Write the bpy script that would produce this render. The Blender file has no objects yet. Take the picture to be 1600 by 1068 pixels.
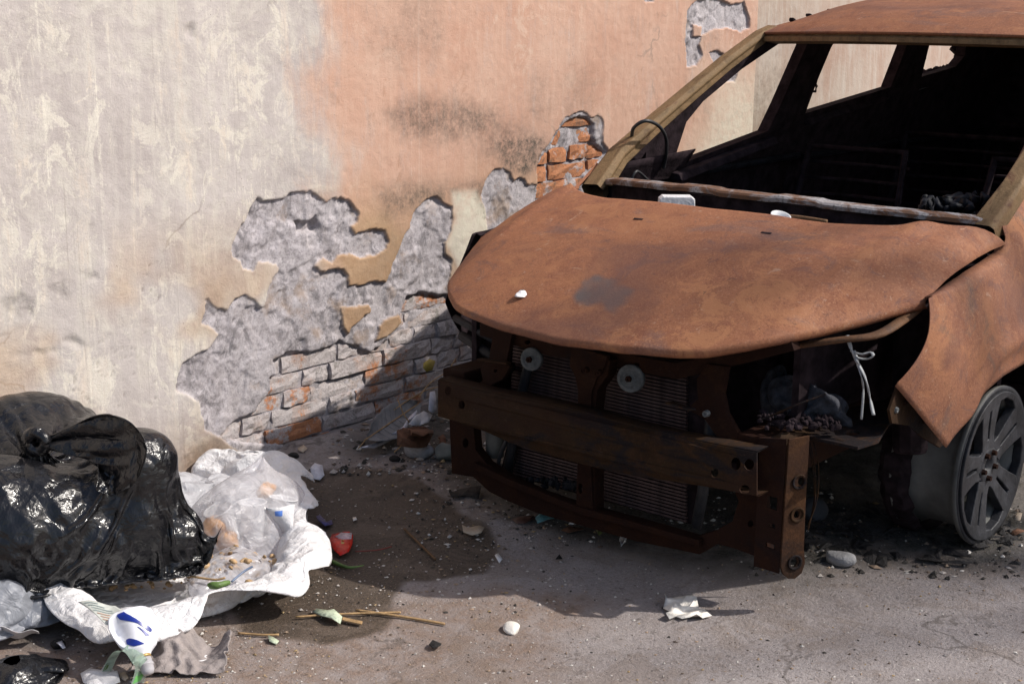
import bpy, bmesh, math, random
import numpy as np
from mathutils import Vector, Matrix, Euler
S = bpy.context.scene
COL = S.collection
random.seed(7)
# ------------------------------------------------------------------ camera, sky, sun, exposure
F = 2200.0; H = 1.5; PIT = math.radians(13.1); ROL = math.radians(0.4); TH = math.radians(40.6)
fh = np.array([math.cos(TH), math.sin(TH), 0]); rt = np.array([math.sin(TH), -math.cos(TH), 0]); upv = np.array([0, 0, 1.0])
fw = fh * math.cos(PIT) - upv * math.sin(PIT); cu = fh * math.sin(PIT) + upv * math.cos(PIT)
r2 = rt * math.cos(ROL) + cu * math.sin(ROL); u2 = -rt * math.sin(ROL) + cu * math.cos(ROL)
CAMP = np.array([0, 0, H])
cam = bpy.data.objects.new('camera', bpy.data.cameras.new('camera')); COL.objects.link(cam)
cam.data.sensor_width = 36; cam.data.lens = 36 * F / 1600; cam.data.clip_start = 0.05; cam.data.clip_end = 900
Mx = Matrix(((r2[0], u2[0], -fw[0], 0), (r2[1], u2[1], -fw[1], 0), (r2[2], u2[2], -fw[2], H), (0, 0, 0, 1)))
cam.matrix_world = Mx
S.camera = cam
SUN = Vector((0.58, -0.84, 1.0)).normalized()          # towards the sun
w = bpy.data.worlds.new('World'); S.world = w; w.use_nodes = True
nt = w.node_tree; bg = nt.nodes['Background']
sky = nt.nodes.new('ShaderNodeTexSky'); sky.sky_type = 'NISHITA'; sky.sun_disc = False
sky.sun_elevation = math.asin(SUN.z); sky.sun_rotation = math.atan2(SUN.x, SUN.y)
sky.air_density = 1.0; sky.dust_density = 2.5; sky.ozone_density = 1.0
nt.links.new(sky.outputs[0], bg.inputs[0]); bg.inputs[1].default_value = 0.1
sun = bpy.data.objects.new('sun', bpy.data.lights.new('sun', 'SUN')); COL.objects.link(sun)
sun.data.energy = 3.45; sun.data.angle = math.radians(0.8); sun.data.color = (1.0, 0.945, 0.87)
sun.rotation_euler = SUN.to_track_quat('Z', 'Y').to_euler(); sun.location = (4, -4, 6)
S.view_settings.view_transform = 'Standard'; S.view_settings.look = 'None'
S.view_settings.exposure = 0.42; S.view_settings.gamma = 1.0; S.view_settings.use_curve_mapping = False

WALLY = 3.63; YC = 2.27

def _ray(x, y): return fw + r2 * (x - 800) / F - u2 * (y - 534) / F
def gz(x, y, z=0.0):
    d = _ray(x, y); return CAMP + d * (z - H) / d[2]
def wy(x, y, Y=WALLY):
    d = _ray(x, y); return CAMP + d * Y / d[1]
def wx(x, y, X):
    d = _ray(x, y); return CAMP + d * X / d[0]

# ------------------------------------------------------------------ numeric noise
_rs = np.random.RandomState(3); _T = _rs.rand(256, 256)
def vn(x, y, s=0):
    x = np.asarray(x, float) + 37.1 * s; y = np.asarray(y, float) + 91.7 * s
    xi = np.floor(x).astype(int); yi = np.floor(y).astype(int); a = x - xi; b = y - yi
    a = a * a * a * (a * (a * 6 - 15) + 10); b = b * b * b * (b * (b * 6 - 15) + 10)
    g = lambda i, j: _T[(xi + i) & 255, (yi + j) & 255]
    return ((g(0, 0) * (1 - a) + g(1, 0) * a) * (1 - b) + (g(0, 1) * (1 - a) + g(1, 1) * a) * b) * 2 - 1
def fbm(x, y, o=4, s=0, g=0.5):
    r = 0; A = 1; t = 0
    for k in range(o):
        r = r + A * vn(x * 2 ** k, y * 2 ** k, s + k * 1.37); t += A; A *= g
    return r / t
def sst(a, b, x):
    t = np.clip((x - a) / (b - a), 0, 1); return t * t * (3 - 2 * t)
def sdf(px, py, poly):
    poly = np.asarray(poly, float); d = np.full(px.shape, 1e9); ins = np.zeros(px.shape, bool)
    for i in range(len(poly)):
        a = poly[i]; b = poly[(i + 1) % len(poly)]; e = b - a
        wx_ = px - a[0]; wy_ = py - a[1]
        t = np.clip((wx_ * e[0] + wy_ * e[1]) / (e @ e + 1e-12), 0, 1)
        d = np.minimum(d, (wx_ - e[0] * t) ** 2 + (wy_ - e[1] * t) ** 2)
        c = ((a[1] > py) != (b[1] > py)); 
        with np.errstate(divide='ignore', invalid='ignore'):
            xs = a[0] + (py - a[1]) / (b[1] - a[1] + 1e-15) * e[0]
        ins ^= c & (px < xs)
    d = np.sqrt(d); return np.where(ins, -d, d)        # negative inside

# ------------------------------------------------------------------ objects
def tag(o, label=None, cat=None, group=None, kind=None):
    if label: o['label'] = label
    if cat: o['category'] = cat
    if group: o['group'] = group
    if kind: o['kind'] = kind
    return o
def thing(name, loc, label, cat, group=None):
    o = bpy.data.objects.new(name, None); COL.objects.link(o); o.location = loc; o.empty_display_size = 0.1; o['kind'] = 'thing'
    return tag(o, label, cat, group)
def link(name, me, mat=None, parent=None, smooth=True):
    o = bpy.data.objects.new(name, me); COL.objects.link(o)
    if mat: me.materials.clear(); me.materials.append(mat)
    if smooth: me.polygons.foreach_set('use_smooth', [True] * len(me.polygons))
    if parent is not None:
        o.parent = parent
        m = Matrix.Translation(-Vector(parent.location)) if parent.parent is None and parent.type == 'EMPTY' else Matrix.Identity(4)
        o.matrix_parent_inverse = m
    return o
def obj(name, vf, mat=None, parent=None, smooth=False, bevel=0, solid=0, sub=0):
    v, f = vf
    me = bpy.data.meshes.new(name); me.from_pydata([tuple(map(float, p)) for p in v], [], [tuple(map(int, q)) for q in f]); me.update()
    o = link(name, me, mat, parent, smooth)
    if solid: m = o.modifiers.new('s', 'SOLIDIFY'); m.thickness = solid; m.offset = -1
    if sub: m = o.modifiers.new('u', 'SUBSURF'); m.levels = sub; m.render_levels = sub
    if bevel: m = o.modifiers.new('b', 'BEVEL'); m.width = bevel; m.segments = 2; m.limit_method = 'ANGLE'; m.angle_limit = 0.7
    return o
def join(*vfs):
    V = []; Fs = []
    for v, f in vfs:
        k = len(V); V.extend(list(v)); Fs.extend([tuple(i + k for i in q) for q in f])
    return V, Fs
def box(c, s, rot=(0, 0, 0)):
    R = Euler(rot).to_matrix(); c = Vector(c)
    v = [c + R @ Vector((x * s[0] / 2, y * s[1] / 2, z * s[2] / 2)) for x in (-1, 1) for y in (-1, 1) for z in (-1, 1)]
    return v, [(0, 1, 3, 2), (4, 6, 7, 5), (0, 4, 5, 1), (2, 3, 7, 6), (0, 2, 6, 4), (1, 5, 7, 3)]
def hexa(p):     # eight corners, bottom ring then top ring
    return [Vector(q) for q in p], [(0, 3, 2, 1), (4, 5, 6, 7), (0, 1, 5, 4), (1, 2, 6, 5), (2, 3, 7, 6), (3, 0, 4, 7)]
def tube(pts, r, n=8, cap=True, flat=1.0, upd=(0, 0, 1)):
    pts = [Vector(p) for p in pts]; V = []; Fs = []
    rs = r if hasattr(r, '__len__') else [r] * len(pts)
    for i, p in enumerate(pts):
        t = (pts[min(i + 1, len(pts) - 1)] - pts[max(i - 1, 0)]).normalized()
        a = t.cross(Vector(upd)); a = a.normalized() if a.length > 1e-4 else t.orthogonal().normalized(); b = t.cross(a)
        for k in range(n):
            th = 2 * math.pi * k / n
            V.append(p + a * math.cos(th) * rs[i] + b * math.sin(th) * rs[i] * flat)
    for i in range(len(pts) - 1):
        for k in range(n):
            Fs.append((i * n + k, i * n + (k + 1) % n, (i + 1) * n + (k + 1) % n, (i + 1) * n + k))
    if cap: Fs.append(tuple(range(n))[::-1]); Fs.append(tuple((len(pts) - 1) * n + k for k in range(n)))
    return V, Fs
def lathe(prof, axis_o, axis_d, n=40, closed=False):   # prof: (along, radius)
    o = Vector(axis_o); d = Vector(axis_d).normalized(); a = d.orthogonal().normalized(); b = d.cross(a)
    V = []; Fs = []
    for (t, r) in prof:
        for k in range(n):
            th = 2 * math.pi * k / n; V.append(o + d * t + (a * math.cos(th) + b * math.sin(th)) * r)
    m = len(prof)
    for i in range(m if closed else m - 1):
        j = (i + 1) % m
        for k in range(n): Fs.append((i * n + k, i * n + (k + 1) % n, j * n + (k + 1) % n, j * n + k))
    return V, Fs
def grid(P, close_u=False):
    P = np.asarray(P); m, n = P.shape[:2]
    V = P.reshape(-1, 3); i, j = np.meshgrid(np.arange(m - 1), np.arange(n if close_u else n - 1), indexing='ij')
    j2 = (j + 1) % n
    return V, np.stack([i * n + j, i * n + j2, (i + 1) * n + j2, (i + 1) * n + j], -1).reshape(-1, 4)
def fast_mesh(name, V, Q):
    me = bpy.data.meshes.new(name); V = np.asarray(V, np.float32); Q = np.asarray(Q, np.int32); k = Q.shape[1]
    me.vertices.add(len(V)); me.vertices.foreach_set('co', V.ravel())
    me.loops.add(Q.size); me.loops.foreach_set('vertex_index', Q.ravel())
    me.polygons.add(len(Q)); me.polygons.foreach_set('loop_start', np.arange(0, Q.size, k, dtype=np.int32))
    me.update(calc_edges=True); me.validate(); return me
def vcol(me, name, rgb):
    a = me.attributes.new(name, 'FLOAT_COLOR', 'POINT'); c = np.ones((len(rgb), 4), np.float32); c[:, :rgb.shape[1]] = rgb
    a.data.foreach_set('color', c.ravel())
def frame(o, ux, uy):
    o = Vector(o); ux = Vector(ux).normalized(); uy = Vector(uy); uy = (uy - ux * uy.dot(ux)).normalized(); uz = ux.cross(uy)
    return Matrix(((ux.x, uy.x, uz.x, o.x), (ux.y, uy.y, uz.y, o.y), (ux.z, uy.z, uz.z, o.z), (0, 0, 0, 1)))
def circ(x, y, r, n=16, sx=1.0): return [(x + r * sx * math.cos(2 * math.pi * k / n), y + r * math.sin(2 * math.pi * k / n)) for k in range(n)]
def plate_vf(outline, holes=(), thick=0.004, M=None, fn=None, res=None, bev=0.0):
    cu_ = bpy.data.curves.new('outline', 'CURVE'); cu_.dimensions = '2D'; cu_.fill_mode = 'BOTH'; cu_.extrude = thick / 2; cu_.bevel_depth = bev
    for poly in [outline] + list(holes):
        sp = cu_.splines.new('POLY'); sp.points.add(len(poly) - 1); sp.use_cyclic_u = True
        for q, (x, y) in zip(sp.points, poly): q.co = (x, y, 0, 1)
    o = bpy.data.objects.new('outline', cu_); COL.objects.link(o); bpy.context.view_layer.update()
    me = bpy.data.meshes.new_from_object(o.evaluated_get(bpy.context.evaluated_depsgraph_get()))
    bpy.data.objects.remove(o); bpy.data.curves.remove(cu_)
    if res:
        bm = bmesh.new(); bm.from_mesh(me); bmesh.ops.remove_doubles(bm, verts=bm.verts, dist=1e-5)
        for _ in range(res):
            bmesh.ops.subdivide_edges(bm, edges=[e for e in bm.edges if e.calc_length() > 0.05], cuts=1)
        bmesh.ops.triangulate(bm, faces=bm.faces); bm.to_mesh(me); bm.free()
    V = [v.co.copy() for v in me.vertices]; Fs = [tuple(p.vertices) for p in me.polygons]; bpy.data.meshes.remove(me)
    if fn: V = [Vector(fn(p)) for p in V]
    if M is not None: V = [M @ p for p in V]
    return V, Fs

# ------------------------------------------------------------------ materials
class Mt:
    def __init__(s, name, rough=0.8, metal=0.0, spec=0.5):
        s.m = bpy.data.materials.new(name); s.m.use_nodes = True; s.t = s.m.node_tree; s.b = s.t.nodes['Principled BSDF']
        s.b.inputs['Roughness'].default_value = rough; s.b.inputs['Metallic'].default_value = metal; s.b.inputs['Specular IOR Level'].default_value = spec
        s.co = s.n('TexCoord').outputs['Object']
    def n(s, typ): return s.t.nodes.new('ShaderNode' + typ)
    def L(s, a, b):
        if isinstance(a, (int, float, tuple)):
            if isinstance(a, tuple) and len(a) == 3: a = a + (1,)
            b.default_value = a
        else: s.t.links.new(a, b)
    def map(s, scale=(1, 1, 1), rot=(0, 0, 0), co=None):
        q = s.n('Mapping'); s.L(co or s.co, q.inputs[0]); q.inputs['Scale'].default_value = scale; q.inputs['Rotation'].default_value = rot; return q.outputs[0]
    def noise(s, scale, det=4, ro=0.6, dist=0.0, co=None):
        q = s.n('TexNoise'); s.L(co or s.co, q.inputs['Vector']); q.inputs['Scale'].default_value = scale; q.inputs['Detail'].default_value = det
        q.inputs['Roughness'].default_value = ro; q.inputs['Distortion'].default_value = dist; return q.outputs['Fac']
    def voro(s, scale, feat='F1', co=None, out='Distance', rand=1.0):
        q = s.n('TexVoronoi'); q.feature = feat; s.L(co or s.co, q.inputs['Vector']); q.inputs['Scale'].default_value = scale; q.inputs['Randomness'].default_value = rand; return q.outputs[out]
    def rng(s, x, a, b, c=0.0, d=1.0):
        q = s.n('MapRange'); s.L(x, q.inputs[0])
        for i, k in enumerate((a, b, c, d)): s.L(k, q.inputs[i + 1])
        return q.outputs[0]
    def ramp(s, x, stops):
        q = s.n('ValToRGB'); s.L(x, q.inputs[0]); e = q.color_ramp.elements
        while len(e) < len(stops): e.new(0.5)
        for k, (p, c) in zip(e, stops): k.position = p; k.color = tuple(c) + (1,) if len(c) == 3 else c
        return q.outputs[0]
    def mix(s, f, a, b, mode='MIX'):
        q = s.n('Mix'); q.data_type = 'RGBA'; q.blend_type = mode; s.L(f, q.inputs[0]); s.L(a, q.inputs[6]); s.L(b, q.inputs[7]); return q.outputs[2]
    def math(s, op, a, b=0.0):
        q = s.n('Math'); q.operation = op; s.L(a, q.inputs[0]); s.L(b, q.inputs[1]); return q.outputs[0]
    def attr(s, name):
        q = s.n('Attribute'); q.attribute_name = name; r = s.n('SeparateColor'); s.L(q.outputs['Color'], r.inputs[0]); return r.outputs
    def rand(s): return s.n('ObjectInfo').outputs['Random']
    def col(s, c): s.L(c, s.b.inputs['Base Color']); return s
    def rough(s, c): s.L(c, s.b.inputs['Roughness']); return s
    def bump(s, h, st=0.4, d=0.01, nrm=None):
        q = s.n('Bump'); s.L(h, q.inputs['Height']); q.inputs['Strength'].default_value = st; q.inputs['Distance'].default_value = d
        if nrm is not None: s.L(nrm, q.inputs['Normal'])
        s.L(q.outputs[0], s.b.inputs['Normal']); return q.outputs[0]
def flat(name, c, rough=0.7, metal=0.0, var=0.25, sc=18.0, bump=0.15, spec=0.4):
    k = Mt(name, rough, metal, spec); n = k.noise(sc, 4)
    k.col(k.mix(k.rng(n, 0.3, 0.7), tuple(x * (1 - var) for x in c), tuple(min(1, x * (1 + var)) for x in c)))
    if bump: k.bump(k.noise(sc * 3, 3), bump, 0.01)
    return k.m
# ------------------------------------------------------------------ materials of the setting
def crk_(k):
    d = k.n('VectorMath'); d.operation = 'ADD'; q = k.n('TexNoise'); k.L(k.co, q.inputs['Vector']); q.inputs['Scale'].default_value = 3.5; q.inputs['Detail'].default_value = 6; k.L(k.co, d.inputs[0]); s_ = k.n('VectorMath'); s_.operation = 'SCALE'; k.L(q.outputs['Color'], s_.inputs[0]); s_.inputs['Scale'].default_value = 0.5; k.L(s_.outputs[0], d.inputs[1]); return k.voro(0.9, 'DISTANCE_TO_EDGE', d.outputs[0])
def m_wall():
    k = Mt('wall_plaster', 0.9, 0, 0.25); a = k.attr('wa'); b = k.attr('wb')
    n1 = k.noise(3.0, 6, 0.65); n2 = k.noise(28, 5, 0.7); st = k.noise(5.0, 6, 0.75, 0.4, k.map((3.2, 1, 0.28)))
    st2 = k.noise(16.0, 5, 0.7, 0.2, k.map((2.4, 1, 0.10)))
    grey = k.mix(k.rng(n1, 0.35, 0.65), (0.41, 0.366, 0.35), (0.525, 0.478, 0.455))
    grey = k.mix(k.rng(st, 0.50, 0.66, 0, 0.5), grey, (0.62, 0.585, 0.52))
    grey = k.mix(k.rng(st2, 0.6, 0.72, 0, 0.55), grey, (0.70, 0.67, 0.60))
    grey = k.mix(k.rng(k.noise(7, 7, 0.75, 0.8), 0.5, 0.62, 0, 0.55), grey, (0.60, 0.565, 0.50)); grey = k.mix(k.rng(k.noise(45, 5, 0.8), 0.55, 0.7, 0, 0.3), grey, (0.35, 0.31, 0.28))
    sal = k.mix(k.rng(n1, 0.3, 0.7), (0.485, 0.278, 0.198), (0.55, 0.365, 0.28))
    sal = k.mix(k.rng(st, 0.5, 0.68, 0, 0.4), sal, (0.60, 0.43, 0.34))
    sal = k.mix(k.rng(st2, 0.58, 0.72, 0, 0.25), sal, (0.62, 0.48, 0.40))
    cl = k.noise(8, 9, 0.8, 0.6, k.map((1, 1, 0.7))); big = k.noise(1.6, 4, 0.6); drip = k.noise(11, 6, 0.72, 0.15, k.map((4.5, 1, 0.05)))
    grey = k.mix(k.math('MULTIPLY', k.rng(cl, 0.52, 0.56), k.rng(big, 0.38, 0.6, 0.15, 0.8)), grey, (0.66, 0.62, 0.54))
    grey = k.mix(k.math('MULTIPLY', k.math('MULTIPLY', k.rng(drip, 0.57, 0.66), k.rng(cl, 0.45, 0.55)), 0.8), grey, (0.70, 0.66, 0.575))
    grey = k.mix(k.math('MULTIPLY', k.rng(drip, 0.385, 0.36), 0.5), grey, (0.35, 0.31, 0.28))
    sal = k.mix(k.math('MULTIPLY', k.rng(cl, 0.54, 0.6), k.rng(big, 0.4, 0.6, 0.1, 0.55)), sal, (0.60, 0.45, 0.36)); sal = k.mix(k.math('MULTIPLY', k.rng(drip, 0.6, 0.68), 0.25), sal, (0.63, 0.50, 0.42))
    sal = k.mix(k.math('MULTIPLY', k.rng(cl, 0.44, 0.39), k.rng(big, 0.6, 0.45, 0, 0.6)), sal, (0.40, 0.215, 0.135))
    c = k.mix(k.rng(k.math('ADD', k.math('ADD', a[0], k.math('MULTIPLY', k.math('SUBTRACT', cl, 0.5), 1.3)), k.math('MULTIPLY', k.math('SUBTRACT', st, 0.5), 1.2)), 0.1, 0.95), grey, sal)
    cr2 = k.math('MULTIPLY', k.rng(crk_(k), 0.007, 0.002), k.rng(k.noise(1.9, 3), 0.52, 0.6)); c = k.mix(k.math('MULTIPLY', cr2, 0.45), c, (0.20, 0.165, 0.14))
    tan = k.mix(k.rng(n2, 0.3, 0.7), (0.40, 0.25, 0.145), (0.49, 0.33, 0.205))
    c = k.mix(k.math('MULTIPLY', b[1], k.rng(n1, 0.25, 0.6, 0.55, 1)), c, tan)
    c = k.mix(k.math('MULTIPLY', a[2], k.rng(n2, 0.3, 0.6, 0.5, 1)), c, (0.63, 0.585, 0.48))
    sp = k.noise(70, 5, 0.8); mo = k.math('MULTIPLY', a[1], k.rng(k.math('ADD', k.math('MULTIPLY', sp, 0.6), k.math('MULTIPLY', n2, 0.6)), 0.42, 0.72))
    c = k.mix(mo, c, (0.085, 0.072, 0.06))
    spk = k.voro(55.0); c = k.mix(k.math('MULTIPLY', k.rng(spk, 0.10, 0.05), k.rng(n1, 0.5, 0.62)), c, (0.12, 0.09, 0.07))
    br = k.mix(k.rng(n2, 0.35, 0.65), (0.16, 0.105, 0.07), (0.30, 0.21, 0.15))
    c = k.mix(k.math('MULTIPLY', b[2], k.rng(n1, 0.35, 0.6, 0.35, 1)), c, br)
    rd = k.noise(22, 8, 0.72, 0.5); r3 = k.noise(110, 4, 0.7); rs = k.noise(9, 5, 0.7, 0.6, k.map((1, 1, 0.5)))
    rc = k.mix(k.rng(rd, 0.38, 0.58), (0.25, 0.228, 0.235), (0.47, 0.435, 0.455)); rc = k.mix(k.rng(k.noise(13, 7, 0.75, 1.0, k.map((1, 1, 0.6), (0, 0.5, 0))), 0.53, 0.58, 0, 0.6), rc, (0.14, 0.132, 0.14)); rc = k.mix(k.math('MULTIPLY', k.rng(k.noise(4.5, 7, 0.72, 0.5), 0.5, 0.56), 0.6), rc, (0.50, 0.465, 0.48))
    rc = k.mix(k.rng(rs, 0.5, 0.68, 0, 0.75), rc, (0.47, 0.43, 0.435))
    rc = k.mix(k.rng(r3, 0.5, 0.68, 0, 0.5), rc, (0.13, 0.12, 0.118))
    rc = k.mix(k.rng(k.noise(6, 5, 0.6), 0.56, 0.66, 0, 0.55), rc, (0.29, 0.20, 0.13))
    c = k.mix(b[0], c, rc)
    k.col(c)
    h = k.math('ADD', k.math('MULTIPLY', k.noise(140, 5, 0.7), 0.5), k.math('MULTIPLY', n2, 0.6))
    h = k.math('ADD', h, k.math('MULTIPLY', k.math('MULTIPLY', rd, b[0]), 1.1))
    k.bump(h, 0.5, 0.008); return k.m
def m_brick():
    k = Mt('old_brick', 0.9, 0, 0.25); r = k.rand(); co = k.n('TexCoord').outputs['Object']
    geo = k.n('NewGeometry').outputs['Position']
    n = k.noise(26, 6, 0.7, 0.3, geo); n2 = k.noise(90, 4, 0.7, 0, geo); nl = k.noise(7, 5, 0.7, 0.3, geo)
    red = k.mix(k.rng(n, 0.3, 0.7), (0.33, 0.125, 0.055), (0.50, 0.235, 0.125))
    whi = k.mix(k.rng(n2, 0.35, 0.65), (0.33, 0.29, 0.285), (0.56, 0.515, 0.51)); whi = k.mix(k.rng(nl, 0.5, 0.66, 0, 0.6), whi, (0.42, 0.27, 0.20))
    ex = k.n('Attribute'); ex.attribute_type = 'OBJECT'; ex.attribute_name = 'bare'
    f = k.math('ADD', k.math('MULTIPLY', nl, 0.8), k.math('MULTIPLY', n, 0.45))
    f = k.math('ADD', f, k.math('MULTIPLY', k.math('SUBTRACT', r, 0.5), 0.16)); f = k.math('ADD', f, k.math('ADD', ex.outputs['Fac'], 0.03))
    c = k.mix(k.rng(f, 0.68, 0.75), whi, red)
    c = k.mix(k.rng(n2, 0.56, 0.7, 0, 0.7), c, (0.075, 0.066, 0.06))
    c = k.mix(k.rng(k.noise(13, 6, 0.75, 0.4, geo), 0.56, 0.64, 0, 0.6), c, (0.11, 0.10, 0.08))
    k.col(c); k.bump(k.math('ADD', n, k.math('MULTIPLY', n2, 0.5)), 0.6, 0.008); return k.m
def m_ground():
    k = Mt('ground_concrete', 0.9, 0, 0.3); a = k.attr('ga'); b = k.attr('gb')
    n1 = k.noise(1.8, 6, 0.6); n2 = k.noise(14, 6, 0.75); n3 = k.noise(110, 5, 0.75); sp = k.voro(240)
    c = k.mix(k.rng(n1, 0.35, 0.65), (0.265, 0.232, 0.225), (0.355, 0.317, 0.308)); c = k.mix(k.rng(k.noise(5, 7, 0.75, 0.5), 0.52, 0.6, 0, 0.45), c, (0.36, 0.322, 0.315))
    c = k.mix(k.rng(n2, 0.5, 0.66, 0, 0.5), c, (0.25, 0.205, 0.18))
    c = k.mix(k.rng(n3, 0.53, 0.66, 0, 0.55), c, (0.14, 0.115, 0.10))
    c = k.mix(k.rng(n3, 0.44, 0.34, 0, 0.4), c, (0.50, 0.455, 0.43))
    c = k.mix(k.rng(k.voro(75), 0.13, 0.06, 0, 0.75), c, (0.09, 0.07, 0.06))
    dirt = k.mix(k.rng(n3, 0.35, 0.65), (0.14, 0.088, 0.060), (0.30, 0.205, 0.150))
    c = k.mix(k.math('MULTIPLY', a[1], k.rng(n2, 0.35, 0.6, 0.25, 1)), c, dirt)
    soot_shade_col = k.mix(k.rng(n3, 0.35, 0.65), (0.026, 0.023, 0.020), (0.105, 0.098, 0.085))  # tone for soot and for the shade painted under the car
    c = k.mix(k.math('MULTIPLY', a[2], k.rng(n2, 0.3, 0.55, 0.68, 1)), c, soot_shade_col)
    wet = k.math('MULTIPLY', a[0], 1.0)
    wc = k.mix(0.93, c, k.mix(k.rng(n3, 0.35, 0.65), (0.045, 0.033, 0.024), (0.10, 0.072, 0.05)))
    c = k.mix(wet, c, wc)
    c = k.mix(k.math('MULTIPLY', k.rng(k.noise(3.2, 8, 0.78, 0.8), 0.52, 0.56), 0.35), c, (0.20, 0.155, 0.125))
    c = k.mix(k.math('MULTIPLY', k.math('MULTIPLY', k.rng(crk_(k), 0.007, 0.002), k.rng(n1, 0.5, 0.58)), 0.55), c, (0.08, 0.065, 0.055)); c = k.mix(k.math('MULTIPLY', k.rng(k.noise(32, 7, 0.8), 0.57, 0.62), 0.55), c, (0.10, 0.08, 0.07))
    k.col(c); k.rough(k.math('SUBTRACT', 0.93, k.math('MULTIPLY', wet, k.rng(n3, 0.3, 0.7, 0.25, 0.48))))
    k.bump(k.math('ADD', n3, k.math('MULTIPLY', n2, 1.6)), 0.75, 0.010); return k.m
MW = m_wall(); MB = m_brick(); MG = m_ground()

# ------------------------------------------------------------------ ground
def axis(segs):
    out = []
    for a, b, st in segs: out.append(np.linspace(a, b, max(1, int(round((b - a) / st))), endpoint=False))
    return np.concatenate(out + [np.array([segs[-1][1]])])
def pxg(poly): return [tuple(gz(x, y)[:2]) for x, y in poly]
WET = pxg([(440, 748), (500, 738), (560, 735), (640, 745), (690, 772), (722, 802), (768, 826), (786, 868), (768, 895), (700, 905), (640, 912), (618, 930), (606, 946), (618, 966), (606, 984), (560, 1000), (500, 1010), (440, 996), (380, 990), (300, 900)])
def gh(x, y):
    h = 0.006 * fbm(x * 1.3, y * 1.3, 3, 5) + 0.0022 * fbm(x * 9, y * 9, 3, 8)
    base = sst(0.30, 0.0, WALLY - y) * sst(2.7, 3.2, x); h = h + 0.05 * base * (0.6 + 0.5 * fbm(x * 5, y * 5, 3, 9))
    car = sst(2.85, 3.15, x) * sst(1.45, 1.75, y); h = h + car * (0.010 + 0.012 * np.maximum(0, fbm(x * 8, y * 8, 4, 12)))
    h = h + 0.03 * np.maximum(0, fbm(x * 11, y * 11, 4, 15)) * sst(0.16, 0.0, np.hypot((x - 3.02) / 1.3, (y - 2.95) / 1.9) * 0.5)
    return h
gxs = axis([(-120, -20, 20), (-20, -2, 3), (-2, 1.2, 0.1), (1.2, 4.9, 0.011), (4.9, 9, 0.12), (9, 30, 3), (30, 130, 20)])
gys = axis([(-120, -20, 20), (-20, -2, 3), (-2, 0.7, 0.1), (0.7, 3.75, 0.011), (3.75, 9, 0.3), (9, 30, 3), (30, 130, 20)])
GX, GY = np.meshgrid(gxs, gys, indexing='ij'); GZ = gh(GX, GY)
jx = GX + 0.025 * fbm(GX * 7, GY * 7, 4, 20); jy = GY + 0.025 * fbm(GX * 7, GY * 7, 4, 21)
wetm = sst(0.012, -0.018, sdf(jx, jy, WET)); GZ = GZ - 0.002 * wetm
s2_ = -0.651 * GX + 0.759 * GY        # image left
dirtm = np.clip(sst(0.0, 1.0, (GX + GY) * 0 + s2_ - 0.05 + 0.45 * fbm(GX * 2.2, GY * 2.2, 4, 22)) * 0.9 + 0.55 * sst(0.05, 0.4, fbm(GX * 1.7, GY * 1.7, 3, 23)), 0, 1) * sst(3.3, 2.5, GX + 0.25 * GY)
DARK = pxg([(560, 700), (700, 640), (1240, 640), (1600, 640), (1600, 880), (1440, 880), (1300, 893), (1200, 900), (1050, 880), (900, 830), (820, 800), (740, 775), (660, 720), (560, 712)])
soot_shade = np.clip(sst(0.20, -0.08, sdf(jx, jy, DARK) + 0.10 * fbm(GX * 4, GY * 4, 4, 25)), 0, 1)  # soot round the burnt car, widened to paint in the shade beneath it
BROWN = pxg([(430, 940), (640, 930), (800, 925), (950, 932), (930, 950), (880, 985), (858, 1030), (850, 1075), (-50, 1090), (-50, 1000), (200, 1000)])
dirtm = np.maximum(dirtm * .6, 0.72 * sst(0.08, -0.06, sdf(jx, jy, BROWN) + .05 * fbm(GX * 5, GY * 5, 4, 26)))
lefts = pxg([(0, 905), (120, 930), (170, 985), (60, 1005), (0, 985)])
soot_shade = np.maximum(soot_shade, 0.8 * sst(0.08, -0.03, sdf(jx, jy, lefts)))  # same dark tone in a patch at the left
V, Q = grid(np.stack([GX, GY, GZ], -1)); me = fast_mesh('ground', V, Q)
vcol(me, 'ga', np.stack([wetm, dirtm, soot_shade], -1).reshape(-1, 3)); vcol(me, 'gb', np.stack([wetm * 0, wetm, wetm], -1).reshape(-1, 3))
tag(link('ground', me, MG), kind='structure')

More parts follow.
